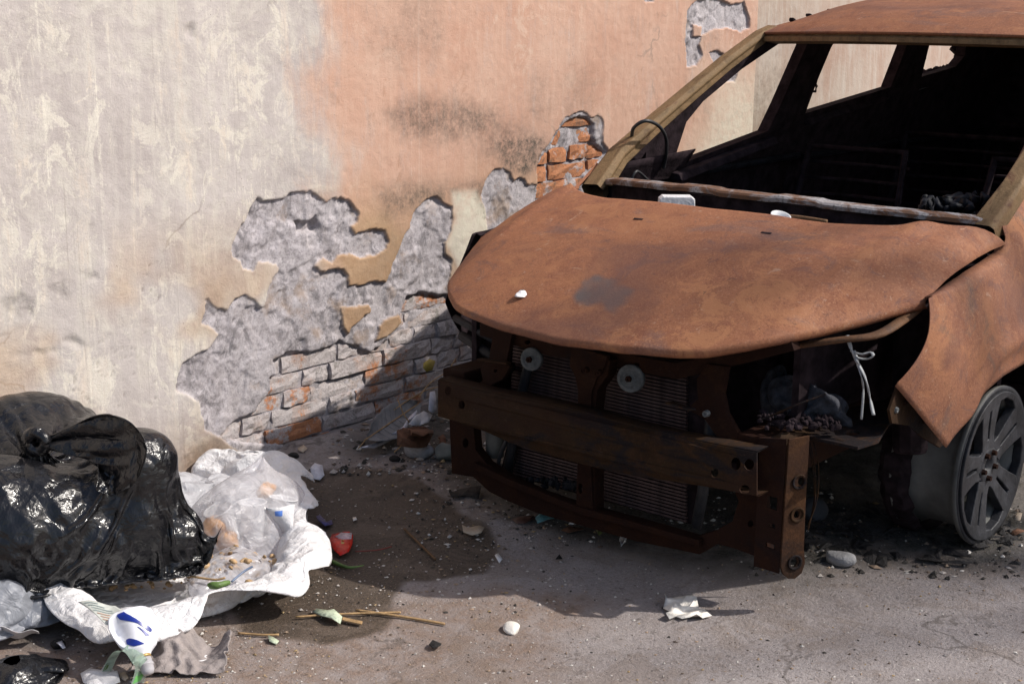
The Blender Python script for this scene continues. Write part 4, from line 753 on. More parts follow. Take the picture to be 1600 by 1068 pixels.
def m_clear(name, tint, dens=0.45, rough=0.17):
    k = Mt(name, rough, 0, 0.5); n = k.noise(14, 4, 0.6, 1.5); v1 = k.voro(20); k.col(tint); k.bump(k.math('ADD', k.math('ADD', n, k.math('MULTIPLY', v1, 0.4)), crease(k, 13, 1.2)), 0.7, 0.02)
    tr = k.n('BsdfTransparent'); ms = k.n('MixShader'); k.L(k.rng(n, 0.35, 0.65, dens - .15, dens + .2), ms.inputs[0]); k.t.links.new(tr.outputs[0], ms.inputs[1]); tl = k.n('BsdfTranslucent'); tl.inputs[0].default_value = tint + (1,)
    m2 = k.n('MixShader'); m2.inputs[0].default_value = 0.4; k.t.links.new(k.b.outputs[0], m2.inputs[1]); k.t.links.new(tl.outputs[0], m2.inputs[2]); k.t.links.new(m2.outputs[0], ms.inputs[2])
    k.t.links.new(ms.outputs[0], k.t.nodes['Material Output'].inputs[0]); return k.m
CLEAR = m_clear('clear_film', (0.82, 0.81, 0.85), .46); CLEAR2 = m_clear('cloudy_film', (0.72, 0.72, 0.75), .75)
rtv = np.array([rt[0], rt[1], 0]); fhv = np.array([fh[0], fh[1], 0])
# --- white sack spread under the rubbish, its rim rolled up
RIM = [gz(x, y, .05)[:2] for x, y in [(-60, 1010), (20, 930), (70, 930), (130, 970), (190, 990), (250, 985), (330, 965), (400, 945), (450, 925), (478, 892), (474, 820), (458, 768), (432, 745), (360, 735), (300, 725), (220, 715), (120, 740), (0, 770), (-90, 850)]]
RIM = np.array(RIM); rimc = RIM.mean(0)
def rim_h(x, y):
    d = np.full(x.shape, 9.0); hh = np.zeros(x.shape)
    for i in range(len(RIM)):
        a = RIM[i]; b = RIM[(i + 1) % len(RIM)]; e = b - a; t = np.clip(((x - a[0]) * e[0] + (y - a[1]) * e[1]) / (e @ e), 0, 1)
        dd = np.hypot(x - a[0] - e[0] * t, y - a[1] - e[1] * t); hi = RH[i] * (1 - t) + RH[(i + 1) % len(RIM)] * t; R_ = 0.08
        h = hi * np.sqrt(np.clip(1 - (dd / R_) ** 2, 0, 1)); hh = np.maximum(hh, h)
    return hh + 0.012
RH = [.10, .12, .115, .075, .08, .09, .095, .095, .09, .095, .11, .12, .12, .10, .10, .11, .10, .1, .08]
# the sheet starts as an outline-shaped blanket: radial grid from the middle past the rim
ang = np.linspace(0, 2 * math.pi, 161)[:-1]
def rim_r(a):
    best = 0
    for i in range(len(RIM)):
        p = RIM[i] - rimc; q = RIM[(i + 1) % len(RIM)] - rimc; d = np.array([math.cos(a), math.sin(a)]); den = d[0] * (q - p)[1] - d[1] * (q - p)[0]
        if abs(den) < 1e-9: continue
        t = (p[0] * (q - p)[1] - p[1] * (q - p)[0]) / den; s = (p[0] * d[1] - p[1] * d[0]) / den
        if t > 0 and 0 <= s <= 1: best = max(best, t)
    return best
rr = np.array([rim_r(a) for a in ang]); rr = (rr + np.roll(rr, 1) + np.roll(rr, -1) + np.roll(rr, 2) + np.roll(rr, -2)) / 5
def sack_sheet(seed):
    nr = 72; rad = np.linspace(.18, 1.0, nr); X = np.zeros((nr, len(ang), 3)); rs = np.random.RandomState(seed)
    over = 0.055 + 0.02 * np.sin(ang * 5 + 1) + 0.012 * np.sin(ang * 11)
    for i, s in enumerate(rad):
        R_ = s * (rr + over); X[i, :, 0] = rimc[0] + R_ * np.cos(ang); X[i, :, 1] = np.minimum(rimc[1] + R_ * np.sin(ang), 3.60)
    X[..., 2] = rim_h(X[..., 0], X[..., 1]) + .02
    return X
# constraints need even spacing, so relax on true rest lengths of the draped start, slightly enlarged
def relax_free(P, per, steps, grow, colliders, seed, noise=.004, grav=-1.0, iters=3, pinrow=None, damp=.9, kc=.45, pins=None, press=0.0, seam=False, floor=None, lin=.6):
    m, n = P.shape[:2]; X = P.reshape(-1, 3).copy(); idx = np.arange(m * n).reshape(m, n); cons = []; rs = np.random.RandomState(seed)
    gi = rs.rand(m, n); gi = (gi + np.roll(gi, 1, 0) + np.roll(gi, 1, 1) + np.roll(gi, (1, 1), (0, 1))) / 4; gm = 1 + (grow - 1) * np.clip(.5 + 2.2 * (gi - .5) + .5, .2, 1.9).ravel()
    def add(a, b, k):
        a = a.ravel(); b = b.ravel(); D = X[a] - X[b]; D[:, 2] *= lin; cons.append((a, b, np.sqrt((D * D).sum(1)) * (gm[a] + gm[b]) / 2, k))
    nx = np.roll(idx, -1, 1) if per else idx[:, 1:]; cx = idx if per else idx[:, :-1]
    for p in (0, 1): add(cx[:, p::2], nx[:, p::2], .9)
    for p in (0, 1): add(idx[:-1][p::2], idx[1:][p::2], .9)
    a = idx[:-1] if per else idx[:-1, :-1]; b = np.roll(idx, -1, 1)[1:] if per else idx[1:, 1:]; c = np.roll(idx, -1, 1)[:-1] if per else idx[:-1, 1:]; d = idx[1:] if per else idx[1:, :-1]
    for p in (0, 1): add(a[p::2], b[p::2], .5); add(c[p::2], d[p::2], .5)
    f2 = np.roll(idx, -2, 1) if per else idx[:, 2:]; e2 = idx if per else idx[:, :-2]; cols = np.arange(e2.shape[1])
    for p in (0, 1): s = (cols // 2) % 2 == p; add(e2[:, s], f2[:, s], .12)
    rows = np.arange(m - 2)
    for p in (0, 1): s = (rows // 2) % 2 == p; add(idx[:-2][s], idx[2:][s], .12)
    X += rs.normal(0, noise, X.shape); old = X.copy(); w_ = np.ones(m * n)
    pi = None
    if pinrow is not None: pi = idx[pinrow].ravel(); pp = P.reshape(-1, 3)[pi].copy()
    if pins is not None: pi = pins; pp = P.reshape(-1, 3)[pi].copy()
    for st in range(steps):
        vel = (X - old) * damp; old = X.copy(); X = X + vel; X[:, 2] += grav * .0005
        if press:
            G = X.reshape(m, n, 3); N = np.cross(np.roll(G, -1, 1) - np.roll(G, 1, 1), np.gradient(G, axis=0)).reshape(-1, 3); X += press * N / (np.linalg.norm(N, axis=1, keepdims=True) + 1e-9) * .0005
        for it in range(iters):
            for i, j, r, k in cons:
                D = X[j] - X[i]; L = np.sqrt((D * D).sum(1)) + 1e-9; kk = np.where(L > r, k, k * kc / .45 * .6); C = D * ((L - r) / L * .5 * kk)[:, None]; X[i] += C; X[j] -= C
            if seam:
                e = idx[-1]; X[e] = (X[e] + X[e[(-np.arange(n)) % n]]) / 2
            if pi is not None: X[pi] = pp
            if floor is not None: q_ = X[:, 2] < floor; X[q_, 2] = floor
            for col in colliders:
                if col[0] == 'h': h = col[1](X[:, 0], X[:, 1]); s = X[:, 2] < h; X[s, 2] = h[s]; old[s] = old[s] * .5 + X[s] * .5
                elif col[0] == 's':
                    D = (X - col[1]) / col[2]; L = np.sqrt((D * D).sum(1)) + 1e-9; s = L < 1; X[s] = col[1] + (X[s] - col[1]) / L[s][:, None]
                elif col[0] == 'y': X[:, 1] = np.minimum(X[:, 1], col[1])
    return X.reshape(m, n, 3)
X = relax_free(sack_sheet(1), True, 70, 1.17, [('h', rim_h), ('y', 3.60)], 5)
sk = cloth_obj('woven_sack', X, SACK, None, True, 1); m = sk.modifiers.new('s', 'SOLIDIFY'); m.thickness = 0.0015
tag(sk, 'white woven plastic sack spread open on the ground under the rubbish', 'sack', None, 'thing')

def S3(c, r): return ('s', np.array(c, float), np.array(r if hasattr(r, '__len__') else [r] * 3, float))
def pillow(spine, sides, aa, bb, nu, nv):
    sp = dense(spine, nv + 1); t_ = np.linspace(0, 1, nv + 1); P = np.zeros((nv + 1, nu, 3)); ks = np.linspace(0, 1, len(aa))
    for i in range(nv + 1):
        tn = Vector(sp[min(i + 1, nv)] - sp[max(i - 1, 0)]).normalized(); s0 = Vector(sides[0]).lerp(Vector(sides[1]), t_[i]); s0 = (s0 - tn * s0.dot(tn)).normalized(); u0 = tn.cross(s0)
        a = np.interp(t_[i], ks, aa); b = np.interp(t_[i], ks, bb)
        for k in range(nu):
            t = 2 * math.pi * k / nu; P[i, k] = sp[i] + np.array(s0) * math.cos(t) * a + np.array(u0) * math.sin(t) * b
    return P

def ridge(P, amp, fu, fv, seed, per=True):
    m, n = P.shape[:2]; t = np.arange(n) / n * 2 * math.pi; vv, tt = np.meshgrid(np.linspace(0, 1, m), t, indexing='ij')
    x = np.cos(tt) * fu + vv * fv; y = np.sin(tt) * fu + vv * fv * .6
    r_ = sum(a * (1 - np.abs(vn(x * f, y * f, seed + f)) * 2.2) for a, f in ((.6, 1), (.3, 2.1), (.16, 4.3)))
    N = np.cross(np.roll(P, -1, 1) - np.roll(P, 1, 1), np.gradient(P, axis=0)); N /= np.linalg.norm(N, axis=2, keepdims=True) + 1e-9
    return P + N * (amp * r_)[..., None]
rsb = np.random.RandomState(5)
# --- lower black bag: pillow with a flat end seam whose two corners stick out to the right
E1 = np.array([2.13, 2.80, .222]); E2 = np.array([2.03, 2.90, .055]); SM = (E1 + E2) / 2
Pb = pillow([(1.50, 3.22, .26), (1.66, 3.18, .27), (1.82, 3.12, .265), (1.95, 3.03, .235), tuple(SM * .5 + np.array([1.98, 2.99, .215]) * .5), tuple(SM)], ((.2, -.2, .95), tuple(E1 - E2)), [.06, .14, .165, .168, .165, .15, .115], [.06, .17, .20, .20, .16, .10, .004], 136, 100)
fills = [S3((1.66, 3.18, .25), .145)] + [S3(np.array([1.70, 3.16, .252]) * (1 - q) + np.array([2.05, 2.92, .175]) * q, .165 - .085 * q ** 1.6) for q in (0, .17, .34, .5, .66, .82, 1.0)]
for _ in range(16): t_ = rsb.rand(); c_ = np.array([1.66, 3.18, .25]) * (1 - t_) + np.array([1.98, 3.0, .22]) * t_; fills.append(S3(c_ + rsb.normal(0, 1, 3) * [.06, .06, .055], rsb.uniform(.07, .095)))
nb = 136; pins = np.concatenate([np.arange(nb), [100 * nb, 100 * nb + nb // 2]])
Pb[-1, 0] = E1; Pb[-1, nb // 2] = E2
Xb = relax_free(ridge(Pb, .010, 2.2, 7, 3), True, 46, 1.14, fills + [('y', 3.6)], 3, .005, -.7, 3, None, .86, .5, pins, -.35, True, .095, 1.0)
bb_ = thing('rubbish_bag', (1.9, 3.08, 0), 'glossy black rubbish bag lying on the white sack, its pointed corner to the right', 'rubbish bag', 'black rubbish bags')
cloth_obj('bag_film', ridge(ridge(Xb, .006, 3, 11, 9), .0025, 9, 26, 4), BLK, bb_, True, 1)
# --- upper black bag against the wall, tied neck turned to the camera
kn = np.array([1.80, 3.13, .435]); cen = np.array([1.93, 3.40, .26])
axu = (cen - kn); axu = axu / np.linalg.norm(axu)
NU, NV = 176, 88; Pu = np.zeros((NV + 1, NU, 3)); sd0 = np.array(Vector(rt)); up0 = np.cross(sd0, axu); up0 /= np.linalg.norm(up0)
for i in range(NV + 1):
    s = i / NV
    for k in range(NU):
        t = 2 * math.pi * k / NU; el = math.pi * (.04 + .8 * s ** .8); d = -axu * math.cos(el) + (sd0 * math.cos(t) + up0 * math.sin(t)) * math.sin(el)
        q = cen + d * np.array([.31, .31, .26]); pull = (1 - s) ** 5; rd_ = sd0 * math.cos(t) + up0 * math.sin(t)
        q = q * (1 - pull) + (kn + rd_ * .016) * pull; q = q + (rd_ * .6 - axu * .6) * .014 * (math.sin(t * 19 + 3 * math.sin(t * 3)) + .6 * math.sin(t * 31 + 2 * math.sin(t * 2))) * min(1, s * 8) * (1 - s) ** 1.6
        Pu[i, k] = q
Pu[..., 1] = np.minimum(Pu[..., 1], 3.6)
uf = [S3(cen + [0, .03, 0], (.275, .16, .225))]
for _ in range(16): d_ = rsb.normal(0, 1, 3); d_ /= np.linalg.norm(d_); uf.append(S3(cen + d_ * [.17, .09, .13], rsb.uniform(.06, .095)))
Xu = relax_free(Pu, True, 40, 1.10, uf + [('y', 3.60)], 8, .003, -.8, 3, 0, .86, .5, None, -.2, False, .02, 1.0)
ub = thing('rubbish_bag', (1.93, 3.4, 0), 'black rubbish bag against the wall with folds gathered into a tied neck', 'rubbish bag', 'black rubbish bags')
cloth_obj('bag_film', ridge(ridge(Xu, .005, 6, 7, 11), .002, 15, 12, 5), BLK, ub, True, 1)
Pt = np.zeros((46, 34, 3)); tdir = np.array([1.90, 2.93, .275]) - kn
for i in range(46):
    s = i / 45; wd = .03 + .25 * math.sin(min(1, s * 1.2) * math.pi * .62) * (1 - .85 * max(0, s - .6) / .4)
    for k in range(34):
        t = k / 33 - .5; Pt[i, k] = kn + tdir * s + (rtv * .8 + np.array([0, 0, .45])) * t * wd + np.array([0, -.05, .05]) * math.sin(s * 3.1) * (1 + math.cos(t * 6)) / 2 + np.array([0, -.014, .014]) * math.cos(t * 26) * (1 - s)
Pt = relax_free(Pt, False, 16, 1.06, fills + uf, 6, .002, -.3, 3, 0)
o = cloth_obj('bag_tail', Pt, BLK, ub, False, 1); m = o.modifiers.new('s', 'SOLIDIFY'); m.thickness = .001
obj('neck_knot', tube([kn + rtv * .024 * math.cos(t) + np.array([0, 0, .024]) * math.sin(t) + np.array([0, -.012, .008]) for t in np.linspace(0, 6.28, 14)], .017, 8, False), BLK, ub, True)
# ------------------------------------------------------------------ the rest of the rubbish
def blob(name, c, rad, mt, label=None, cat=None, group=None, seed=1, grow=1.2, nu=56, nv=30, peak=None, floor=.01, steps=30, hollow=.75, press=.2, fill=True):
    c = np.array(c, float); rad = np.array(rad if hasattr(rad, '__len__') else [rad] * 3, float); P = np.zeros((nv + 1, nu, 3)); rs = np.random.RandomState(seed)
    ph = rs.rand(4) * 6
    for i in range(nv + 1):
        el = math.pi * (.03 + .94 * i / nv)
        for k in range(nu):
            t = 2 * math.pi * k / nu; d = np.array([math.cos(t) * math.sin(el), math.sin(t) * math.sin(el), -math.cos(el)]); r = 1 + .16 * math.sin(2 * t + ph[0]) * math.sin(el) + .12 * math.sin(3 * t + ph[1] + el * 3)
            P[i, k] = c + d * rad * r
            if peak is not None: w_ = max(0, 1 - (math.pi - el) / 1.1) ** 2; P[i, k] = P[i, k] * (1 - w_) + np.array(peak) * w_
    P[..., 2] = np.maximum(P[..., 2], floor); P[..., 1] = np.minimum(P[..., 1], 3.6)
    X = relax_free(P, True, steps, grow, ([S3(c, rad * hollow)] if fill else []) + [('y', 3.6)], seed, float(rad.mean()) * .03, -.6, 3, nv if peak is not None else None, .88, .5, None, press, False, floor, 1.0)
    o = cloth_obj(name, X, mt, None, True, 1)
    if label: tag(o, label, cat, group, 'thing')
    return o
# pieces that lie on the ground: outline given on the ground plane, then creased and lifted
def scrap(name, px, mt, label=None, cat=None, z=0.004, amp=.006, seed=1, res=3, group=None, parent=None, freq=45, th=.0012, dome=0.0, tilt=0.0):
    g = [gz(x, y, z) for x, y in px]; c = np.mean(g, 0)
    v_, f_ = plate_vf([(p[0] - c[0], p[1] - c[1]) for p in g], [], th, None, None, res); X = np.array([tuple(p) for p in v_]); R_ = np.hypot(X[:, 0], X[:, 1]).max()
    h = fbm((X[:, 0] + c[0]) * freq, (X[:, 1] + c[1]) * freq, 2, seed); h = np.abs(h) * 2 - .2
    X[:, 2] += z + amp * h + dome * np.clip(1 - (np.hypot(X[:, 0], X[:, 1]) / R_) ** 2, 0, 1) + tilt * (X @ np.array([fhv[0], fhv[1], 0])); X[:, 2] += gh(X[:, 0] + c[0], X[:, 1] + c[1]) + max(0, .0015 - (X[:, 2] - th).min()); X[:, :2] += c[:2]
    o = obj(name, (X, f_), mt, parent, True)
    if label: tag(o, label, cat, group, 'thing')
    return o
def rough_poly(cx_, cy_, a, b, n, seed, jag=.25, rot=0.0):
    rs = np.random.RandomState(seed); out = []
    for k in range(n):
        t = 2 * math.pi * k / n; r = 1 - jag * rs.rand(); x = a * r * math.cos(t); y = b * r * math.sin(t); out.append((cx_ + x * math.cos(rot) - y * math.sin(rot), cy_ + x * math.sin(rot) + y * math.cos(rot)))
    return out
def rock(name, px, py, r, mt, label=None, cat=None, seed=1, sc=(1, .8, .55), group=None, z0=0.0, sub=2):
    rs = np.random.RandomState(seed); bm = bmesh.new(); bmesh.ops.create_icosphere(bm, subdivisions=3, radius=1)
    pl = [(Vector(rs.normal(0, 1, 3)).normalized(), rs.uniform(.62, .95)) for _ in range(9)]; c = gz(px, py, z0); hz_ = gh(np.array(c[0]), np.array(c[1]))
    for v in bm.verts:
        p = v.co.copy()
        for n_, d in pl:
            e = p.dot(n_) - d
            if e > 0: p -= n_ * e * .85
        p *= 1 + .05 * vn(p.x * 3, p.y * 3 + p.z * 2, seed)
        v.co = Vector((p.x * sc[0], p.y * sc[1], p.z * sc[2])) * r
    bm.transform(Matrix.Rotation(rs.rand() * 6, 4, 'Z')); me = bpy.data.meshes.new(name); bm.to_mesh(me); bm.free()
    o = link(name, me, mt, None, True); o.location = (c[0], c[1], z0 + float(hz_) + r * sc[2] * .62)
    if label: tag(o, label, cat, group, 'thing')
    return o
def stick(name, pts, r, mt, label=None, cat=None, group=None, n=6, parent=None):
    o = obj(name, tube(dense([np.array(p) for p in pts], max(6, len(pts) * 4)), r, n), mt, parent, True)
    if label: tag(o, label, cat, group, 'thing')
    return o
def g0(x, y, z=.006): p = gz(x, y, z); p[2] += float(gh(np.array(p[0]), np.array(p[1]))); return p
WHITE = flat('white_scrap', (0.66, 0.65, 0.66), .6, 0, .15, 40, .3); STYRO = flat('foam_scrap', (0.74, 0.70, 0.64), .7, 0, .12, 60, .3); TISSUE = flat('tissue', (0.60, 0.60, 0.66), .8, 0, .15, 60, .3)
TANP = flat('tan_paper', (0.46, 0.37, 0.28), .8, 0, .2, 40, .3); BLUEW = flat('violet_film', (0.06, 0.055, 0.20), .3, 0, .6, 60, .4); RED = flat('red_film', (0.55, 0.022, 0.012), .22, 0, .35, 40, .35)
PINK = flat('silver_print', (0.55, 0.42, 0.46), .3, 0, .35, 120, .3); YEL = flat('yellow_print', (0.62, 0.44, 0.16), .4, 0, .2, 60, .1); BAM = flat('bamboo', (0.36, 0.23, 0.11), .6, 0, .35, 50, .2); BAMD = flat('dark_twig', (0.14, 0.075, 0.035), .8, 0, .35, 50, .2)
GRN = flat('green_leaf', (0.10, 0.17, 0.045), .5, 0, .35, 50, .2); GRNW = flat('pale_green_film', (0.50, 0.57, 0.42), .35, 0, .35, 50, .4); TEAL = flat('teal_film', (0.13, 0.32, 0.36), .4, 0, .4, 40, .4)
STONE = flat('grey_stone', (0.27, 0.27, 0.28), .9, 0, .3, 30, .5); SOOTM = flat('soot_lump', (0.018, 0.016, 0.016), .8, 0, .5, 40, .6); LEAFD = flat('dry_leaf', (0.20, 0.20, 0.205), .8, 0, .25, 14, .4); FOIL = flat('silver_foil', (0.52, 0.52, 0.58), .3, .55, .25, 30, .5)
RAG = flat('grey_rag', (0.27, 0.235, 0.225), .9, 0, .2, 30, .5); FOOD = flat('food_scraps', (0.36, 0.235, 0.12), .5, 0, .6, 26, .5); ORG = flat('orange_print', (0.62, 0.17, 0.02), .45, 0, .3, 50, .1); INK = flat('black_print', (0.03, 0.03, 0.035), .5, 0, .2, 50, 0)
BLUEP = flat('blue_print', (0.012, 0.03, 0.24), .3, 0, .2, 30, 0); BOTW = flat('bottle_white', (0.74, 0.75, 0.80), .28, 0, .05, 10, .05); CAPG = flat('grey_cap', (0.42, 0.41, 0.43), .35, 0, .1, 30, .1); GOLD = flat('gold_band', (0.50, 0.33, 0.12), .35, .4, .2, 30, 0)
RSCR = flat('rust_scrap', (0.12, 0.055, 0.03), .85, 0, .5, 30, .5); YLEAF = flat('yellow_leaf', (0.36, 0.27, 0.05), .6, 0, .3, 30, .3)
# inside the white sack
blob('clear_bag', (2.39, 3.05, .115), (.175, .12, .135), CLEAR, 'cloudy clear plastic bag standing full of cups on the white sack', 'plastic bag', None, 21, 1.14, 84, 44, (2.50, 3.08, .25), .03, 34, .8, .5)
CUP = flat('milky_cup', (0.66, 0.66, 0.68), .35, 0, .08, 20, 0)
def cup(c, d, label):
    t = thing('plastic_cup', tuple(c), label, 'cup', 'cups in the clear bag'); obj('cup_wall', lathe([(0, .030), (.10, .040), (.102, .043), (.104, .040), (.10, .038), (.003, .028)], c, d, 26), CUP, t, True); obj('cup_base', lathe([(.004, 0), (.004, .0285), (0, .0285), (0, 0)], c, d, 26), CUP, t, True)
cup((2.385, 3.01, .05), (.05, .03, 1), 'milky plastic cup upright in the middle of the clear bag'); cup((2.46, 2.99, .045), (.25, .0, 1), 'milky plastic cup leaning to the right inside the clear bag'); cup((2.33, 3.04, .05), (-.35, .1, 1), 'milky plastic cup leaning to the left inside the clear bag')
for q_, (cc, rr) in enumerate((((2.27, 3.03, .12), (.03, .02, .025)), ((2.29, 3.0, .07), (.035, .02, .03)), ((2.48, 3.06, .16), (.03, .02, .02)))):
    blob('orange_peel', cc, rr, flat('peel', (0.55, 0.27, 0.08), .5, 0, .3, 40), ('orange scrap high on the left side inside the clear bag', 'orange scrap low on the left side inside the clear bag', 'orange scrap near the top right inside the clear bag')[q_], 'food scrap', None, 60 + q_, 1.15, 24, 12, None, .02, 8, .7, .1)
bl_ = thing('printed_sachet', (2.44, 2.93, .04), 'white sachet with blue print pressed against the clear bag', 'sachet'); 
obj('sachet_film', grid(np.array([[np.array([2.375, 2.93, .05]) + rtv * (.0 + .075 * u) + np.array([0, 0, .115]) * v + fhv * .02 * math.sin(u * 3 + v * 4) for v in np.linspace(0, 1, 10)] for u in np.linspace(0, 1, 8)])), WHITE, bl_, True, solid=.002)
for a_, b_, c_, d_ in ((.35, .62, .80, .93), (.05, .22, .35, .62), (.3, .5, .1, .28)):
    obj('blue_mark', grid(np.array([[np.array([2.375, 2.93, .05]) + rtv * (.075 * u) + np.array([0, 0, .115]) * v + fhv * (.02 * math.sin(u * 3 + v * 4) - .0025) for v in np.linspace(c_, d_, 6)] for u in np.linspace(a_, b_, 5)])), flat('sachet_blue', (0.10, 0.22, 0.62), .4, 0, .2, 40, 0), bl_, True)
blob('film_bag', (2.30, 3.38, .09), (.22, .13, .09), CLEAR2, 'crumpled cloudy film bag lying between the wall and the clear bag', 'plastic bag', None, 23, 1.22, 72, 34, None, .03, 26, .7, .3)
blob('film_bag', (2.46, 3.30, .07), (.15, .16, .085), CLEAR2, 'white crumpled film behind the clear bag near the black lump', 'plastic bag', None, 27, 1.22, 64, 30, None, .03, 26, .7, .3)
blob('film_bag', (2.19, 2.86, .06), (.12, .075, .05), CLEAR, 'small clear bag of yellow food scraps below the black bag corner', 'plastic bag', None, 24, 1.2, 52, 26, None, .02, 22, .75, .3)
p = wy(75, 915, 3.0); blob('film_bag', (p[0], 3.04, .085), (.10, .06, .05), m_clear('bluish_film', (0.30, 0.32, 0.37), .85, .35), 'bluish grey film bag squeezed out under the black bags', 'plastic bag', None, 25, 1.22, 64, 30, None, .03, 26, .75, .3)
p = wy(-8, 890, 3.05); blob('film_bag', (p[0] - .03, 3.05, .09), (.08, .08, .09), m_clear('pale_blue_film', (0.40, 0.42, 0.47), .85, .35), 'pale crumpled film bag cut off by the photo edge beside the black bags', 'plastic bag', None, 26, 1.22, 60, 30, None, .03, 24, .75, .3)
rs = np.random.RandomState(12); fo = []
for i in range(170):
    a = [(2.18, 2.86, .07), (2.02, 3.0, .05), (2.27, 2.84, .045), (2.10, 2.93, .05)][i % 4]; c = np.array(a) + rs.normal(0, 1, 3) * [.05, .04, .012]; r = rs.uniform(.003, .011)
    bm = bmesh.new(); bmesh.ops.create_icosphere(bm, subdivisions=2, radius=r); sc_ = rs.uniform(.5, 1.3, 3); v_ = [Vector((q.co.x * sc_[0], q.co.y * sc_[1], q.co.z * sc_[2] * .7)) * (1 + .45 * vn(q.co.x * 90 + i, q.co.y * 90 + q.co.z * 60, 3)) + Vector(c) for q in bm.verts]; fo.append((v_, [tuple(x.index for x in f.verts) for f in bm.faces])); bm.free()
tag(obj('food_scraps', join(*fo), FOOD, None, True), 'yellowish food scraps spilled in the middle of the white sack', 'food waste', None, 'stuff')
stick('green_stalk', [gz(325, 913, .075), gz(340, 914, .08), gz(358, 909, .078)], [.004, .006, .009, .010, .010, .010, .009, .009, .008, .008, .007, .006], GRN, 'short green vegetable stalk among the food scraps on the sack', 'vegetable')
stick('blue_straw', [gz(362, 908, .08), gz(380, 893, .09), gz(395, 884, .10)], .003, flat('dull_blue', (0.15, 0.20, 0.30), .4), 'dull blue straw poking from the food scraps', 'straw')
stick('wooden_skewer', [gz(300, 900, .075), gz(335, 905, .075), gz(352, 902, .08)], .003, BAM, 'pale wooden skewer among the food scraps on the sack', 'skewer', 'wooden skewers')
# printed paper on the sack
pp_ = thing('printed_leaflet', tuple(gz(160, 955, .07)), 'pale printed paper lying on the front rim of the white sack', 'paper')
lg = np.array([[np.array(gz(122, 940, .135)) * (1 - u) * (1 - v) + np.array(gz(165, 975, .13)) * (1 - u) * v + np.array(gz(180, 942, .14)) * u * (1 - v) + np.array(gz(205, 965, .135)) * u * v + np.array([0, 0, .006 * math.sin(u * 5 + v * 3)]) for v in np.linspace(0, 1, 14)] for u in np.linspace(0, 1, 14)])
obj('paper_sheet', grid(lg), flat('leaflet_paper', (0.52, 0.54, 0.50), .6, 0, .12, 40, .1), pp_, True, solid=.001)
def on(lg_, u, v, h=.0016): a = u * 13; b = v * 13; i = min(12, int(a)); j = min(12, int(b)); fa = a - i; fb = b - j; return lg_[i, j] * (1 - fa) * (1 - fb) + lg_[i + 1, j] * fa * (1 - fb) + lg_[i, j + 1] * (1 - fa) * fb + lg_[i + 1, j + 1] * fa * fb + np.array([0, 0, h])
for r in range(7):
    u0 = .08 + .02 * (r % 3); u1 = .45 + .4 * rs.rand(); v0 = .12 + r * .115; obj('print_line', grid(np.array([[on(lg, u, v) for v in (v0, v0 + .035)] for u in np.linspace(u0, u1, 8)])), flat('faint_ink', (0.30, 0.36, 0.36), .6) if r < 4 else flat('red_ink', (0.42, 0.26, 0.20), .6), pp_)
# squeezed white bottle with blue swirls
bo = thing('plastic_bottle', tuple(gz(210, 990, 0)), 'squeezed white bottle with blue swirls and a grey cap, in front of the sack', 'bottle')
ba = np.array(gz(202, 950, .150)); be = np.array(gz(226, 1030, .055)); bd = be - ba; BL = np.linalg.norm(bd); bd = bd / BL; bs = np.array(Vector(bd).cross(Vector((0, 0, 1))).normalized()); bu = np.array(Vector(bs).cross(Vector(bd)))
if bs @ rtv < 0: bs = -bs
if bu[2] < 0: bu = -bu
def bot(t, a, off=0.0):
    r = np.interp(t, [0, .03, .12, .3, .5, .68, .82, .92, 1.0], [.010, .030, .042, .048, .047, .043, .034, .020, .014]); wdx = 1.18 - .15 * t; th_ = .58 + .35 * max(0, t - .7) / .3
    x = math.cos(a) * r * wdx; y = math.sin(a) * r * th_; dent = .030 * math.exp(-((a - 2.4) / .38) ** 2 - ((t - .40) / .26) ** 2); y -= dent
    if math.cos(a) < 0: x *= 1.15 - .2 * t
    n_ = bs * math.cos(a) + bu * math.sin(a); return ba + bd * BL * .96 * t + bs * x + bu * y + n_ * off
obj('bottle_body', grid(np.array([[bot(t, 2 * math.pi * k / 48) for k in range(48)] for t in np.linspace(0, 1, 40)]), True), BOTW, bo, True)
def swirl(pts, wd):
    return grid(np.array([[bot(t, a + s * w_, .0012) for s in np.linspace(-1, 1, 7)] for (t, a), w_ in zip(dense([(p[0], p[1]) for p in pts], 16), np.interp(np.linspace(0, 1, 16), np.linspace(0, 1, len(wd)), wd))]))
for pts, wd in (([(.08, 2.15), (.2, 1.95), (.34, 1.62), (.46, 1.35)], [.16, .20, .11, .02]), ([(.28, 1.72), (.42, 1.40), (.55, 1.12), (.60, 1.05)], [.02, .13, .14, .02]), ([(.45, 1.62), (.56, 1.42), (.66, 1.25)], [.01, .06, .10]), ([(.60, 2.15), (.70, 2.05), (.78, 1.85), (.80, 1.62)], [.05, .26, .30, .12])):
    obj('blue_swirl', swirl(pts, wd), BLUEP, bo, True)
obj('gold_band', lathe([(0, .0135), (0, .0165), (.006, .0168), (.006, .0135)], be - bd * .010, bd, 28, True), GOLD, bo, True)
obj('cap', lathe([(0, 0), (0, .0155), (.014, .0162), (.0145, .0178), (.017, .0178), (.018, .0160), (.030, .0150), (.038, .011), (.040, 0)], be - bd * .003, bd, 32), CAPG, bo, True)
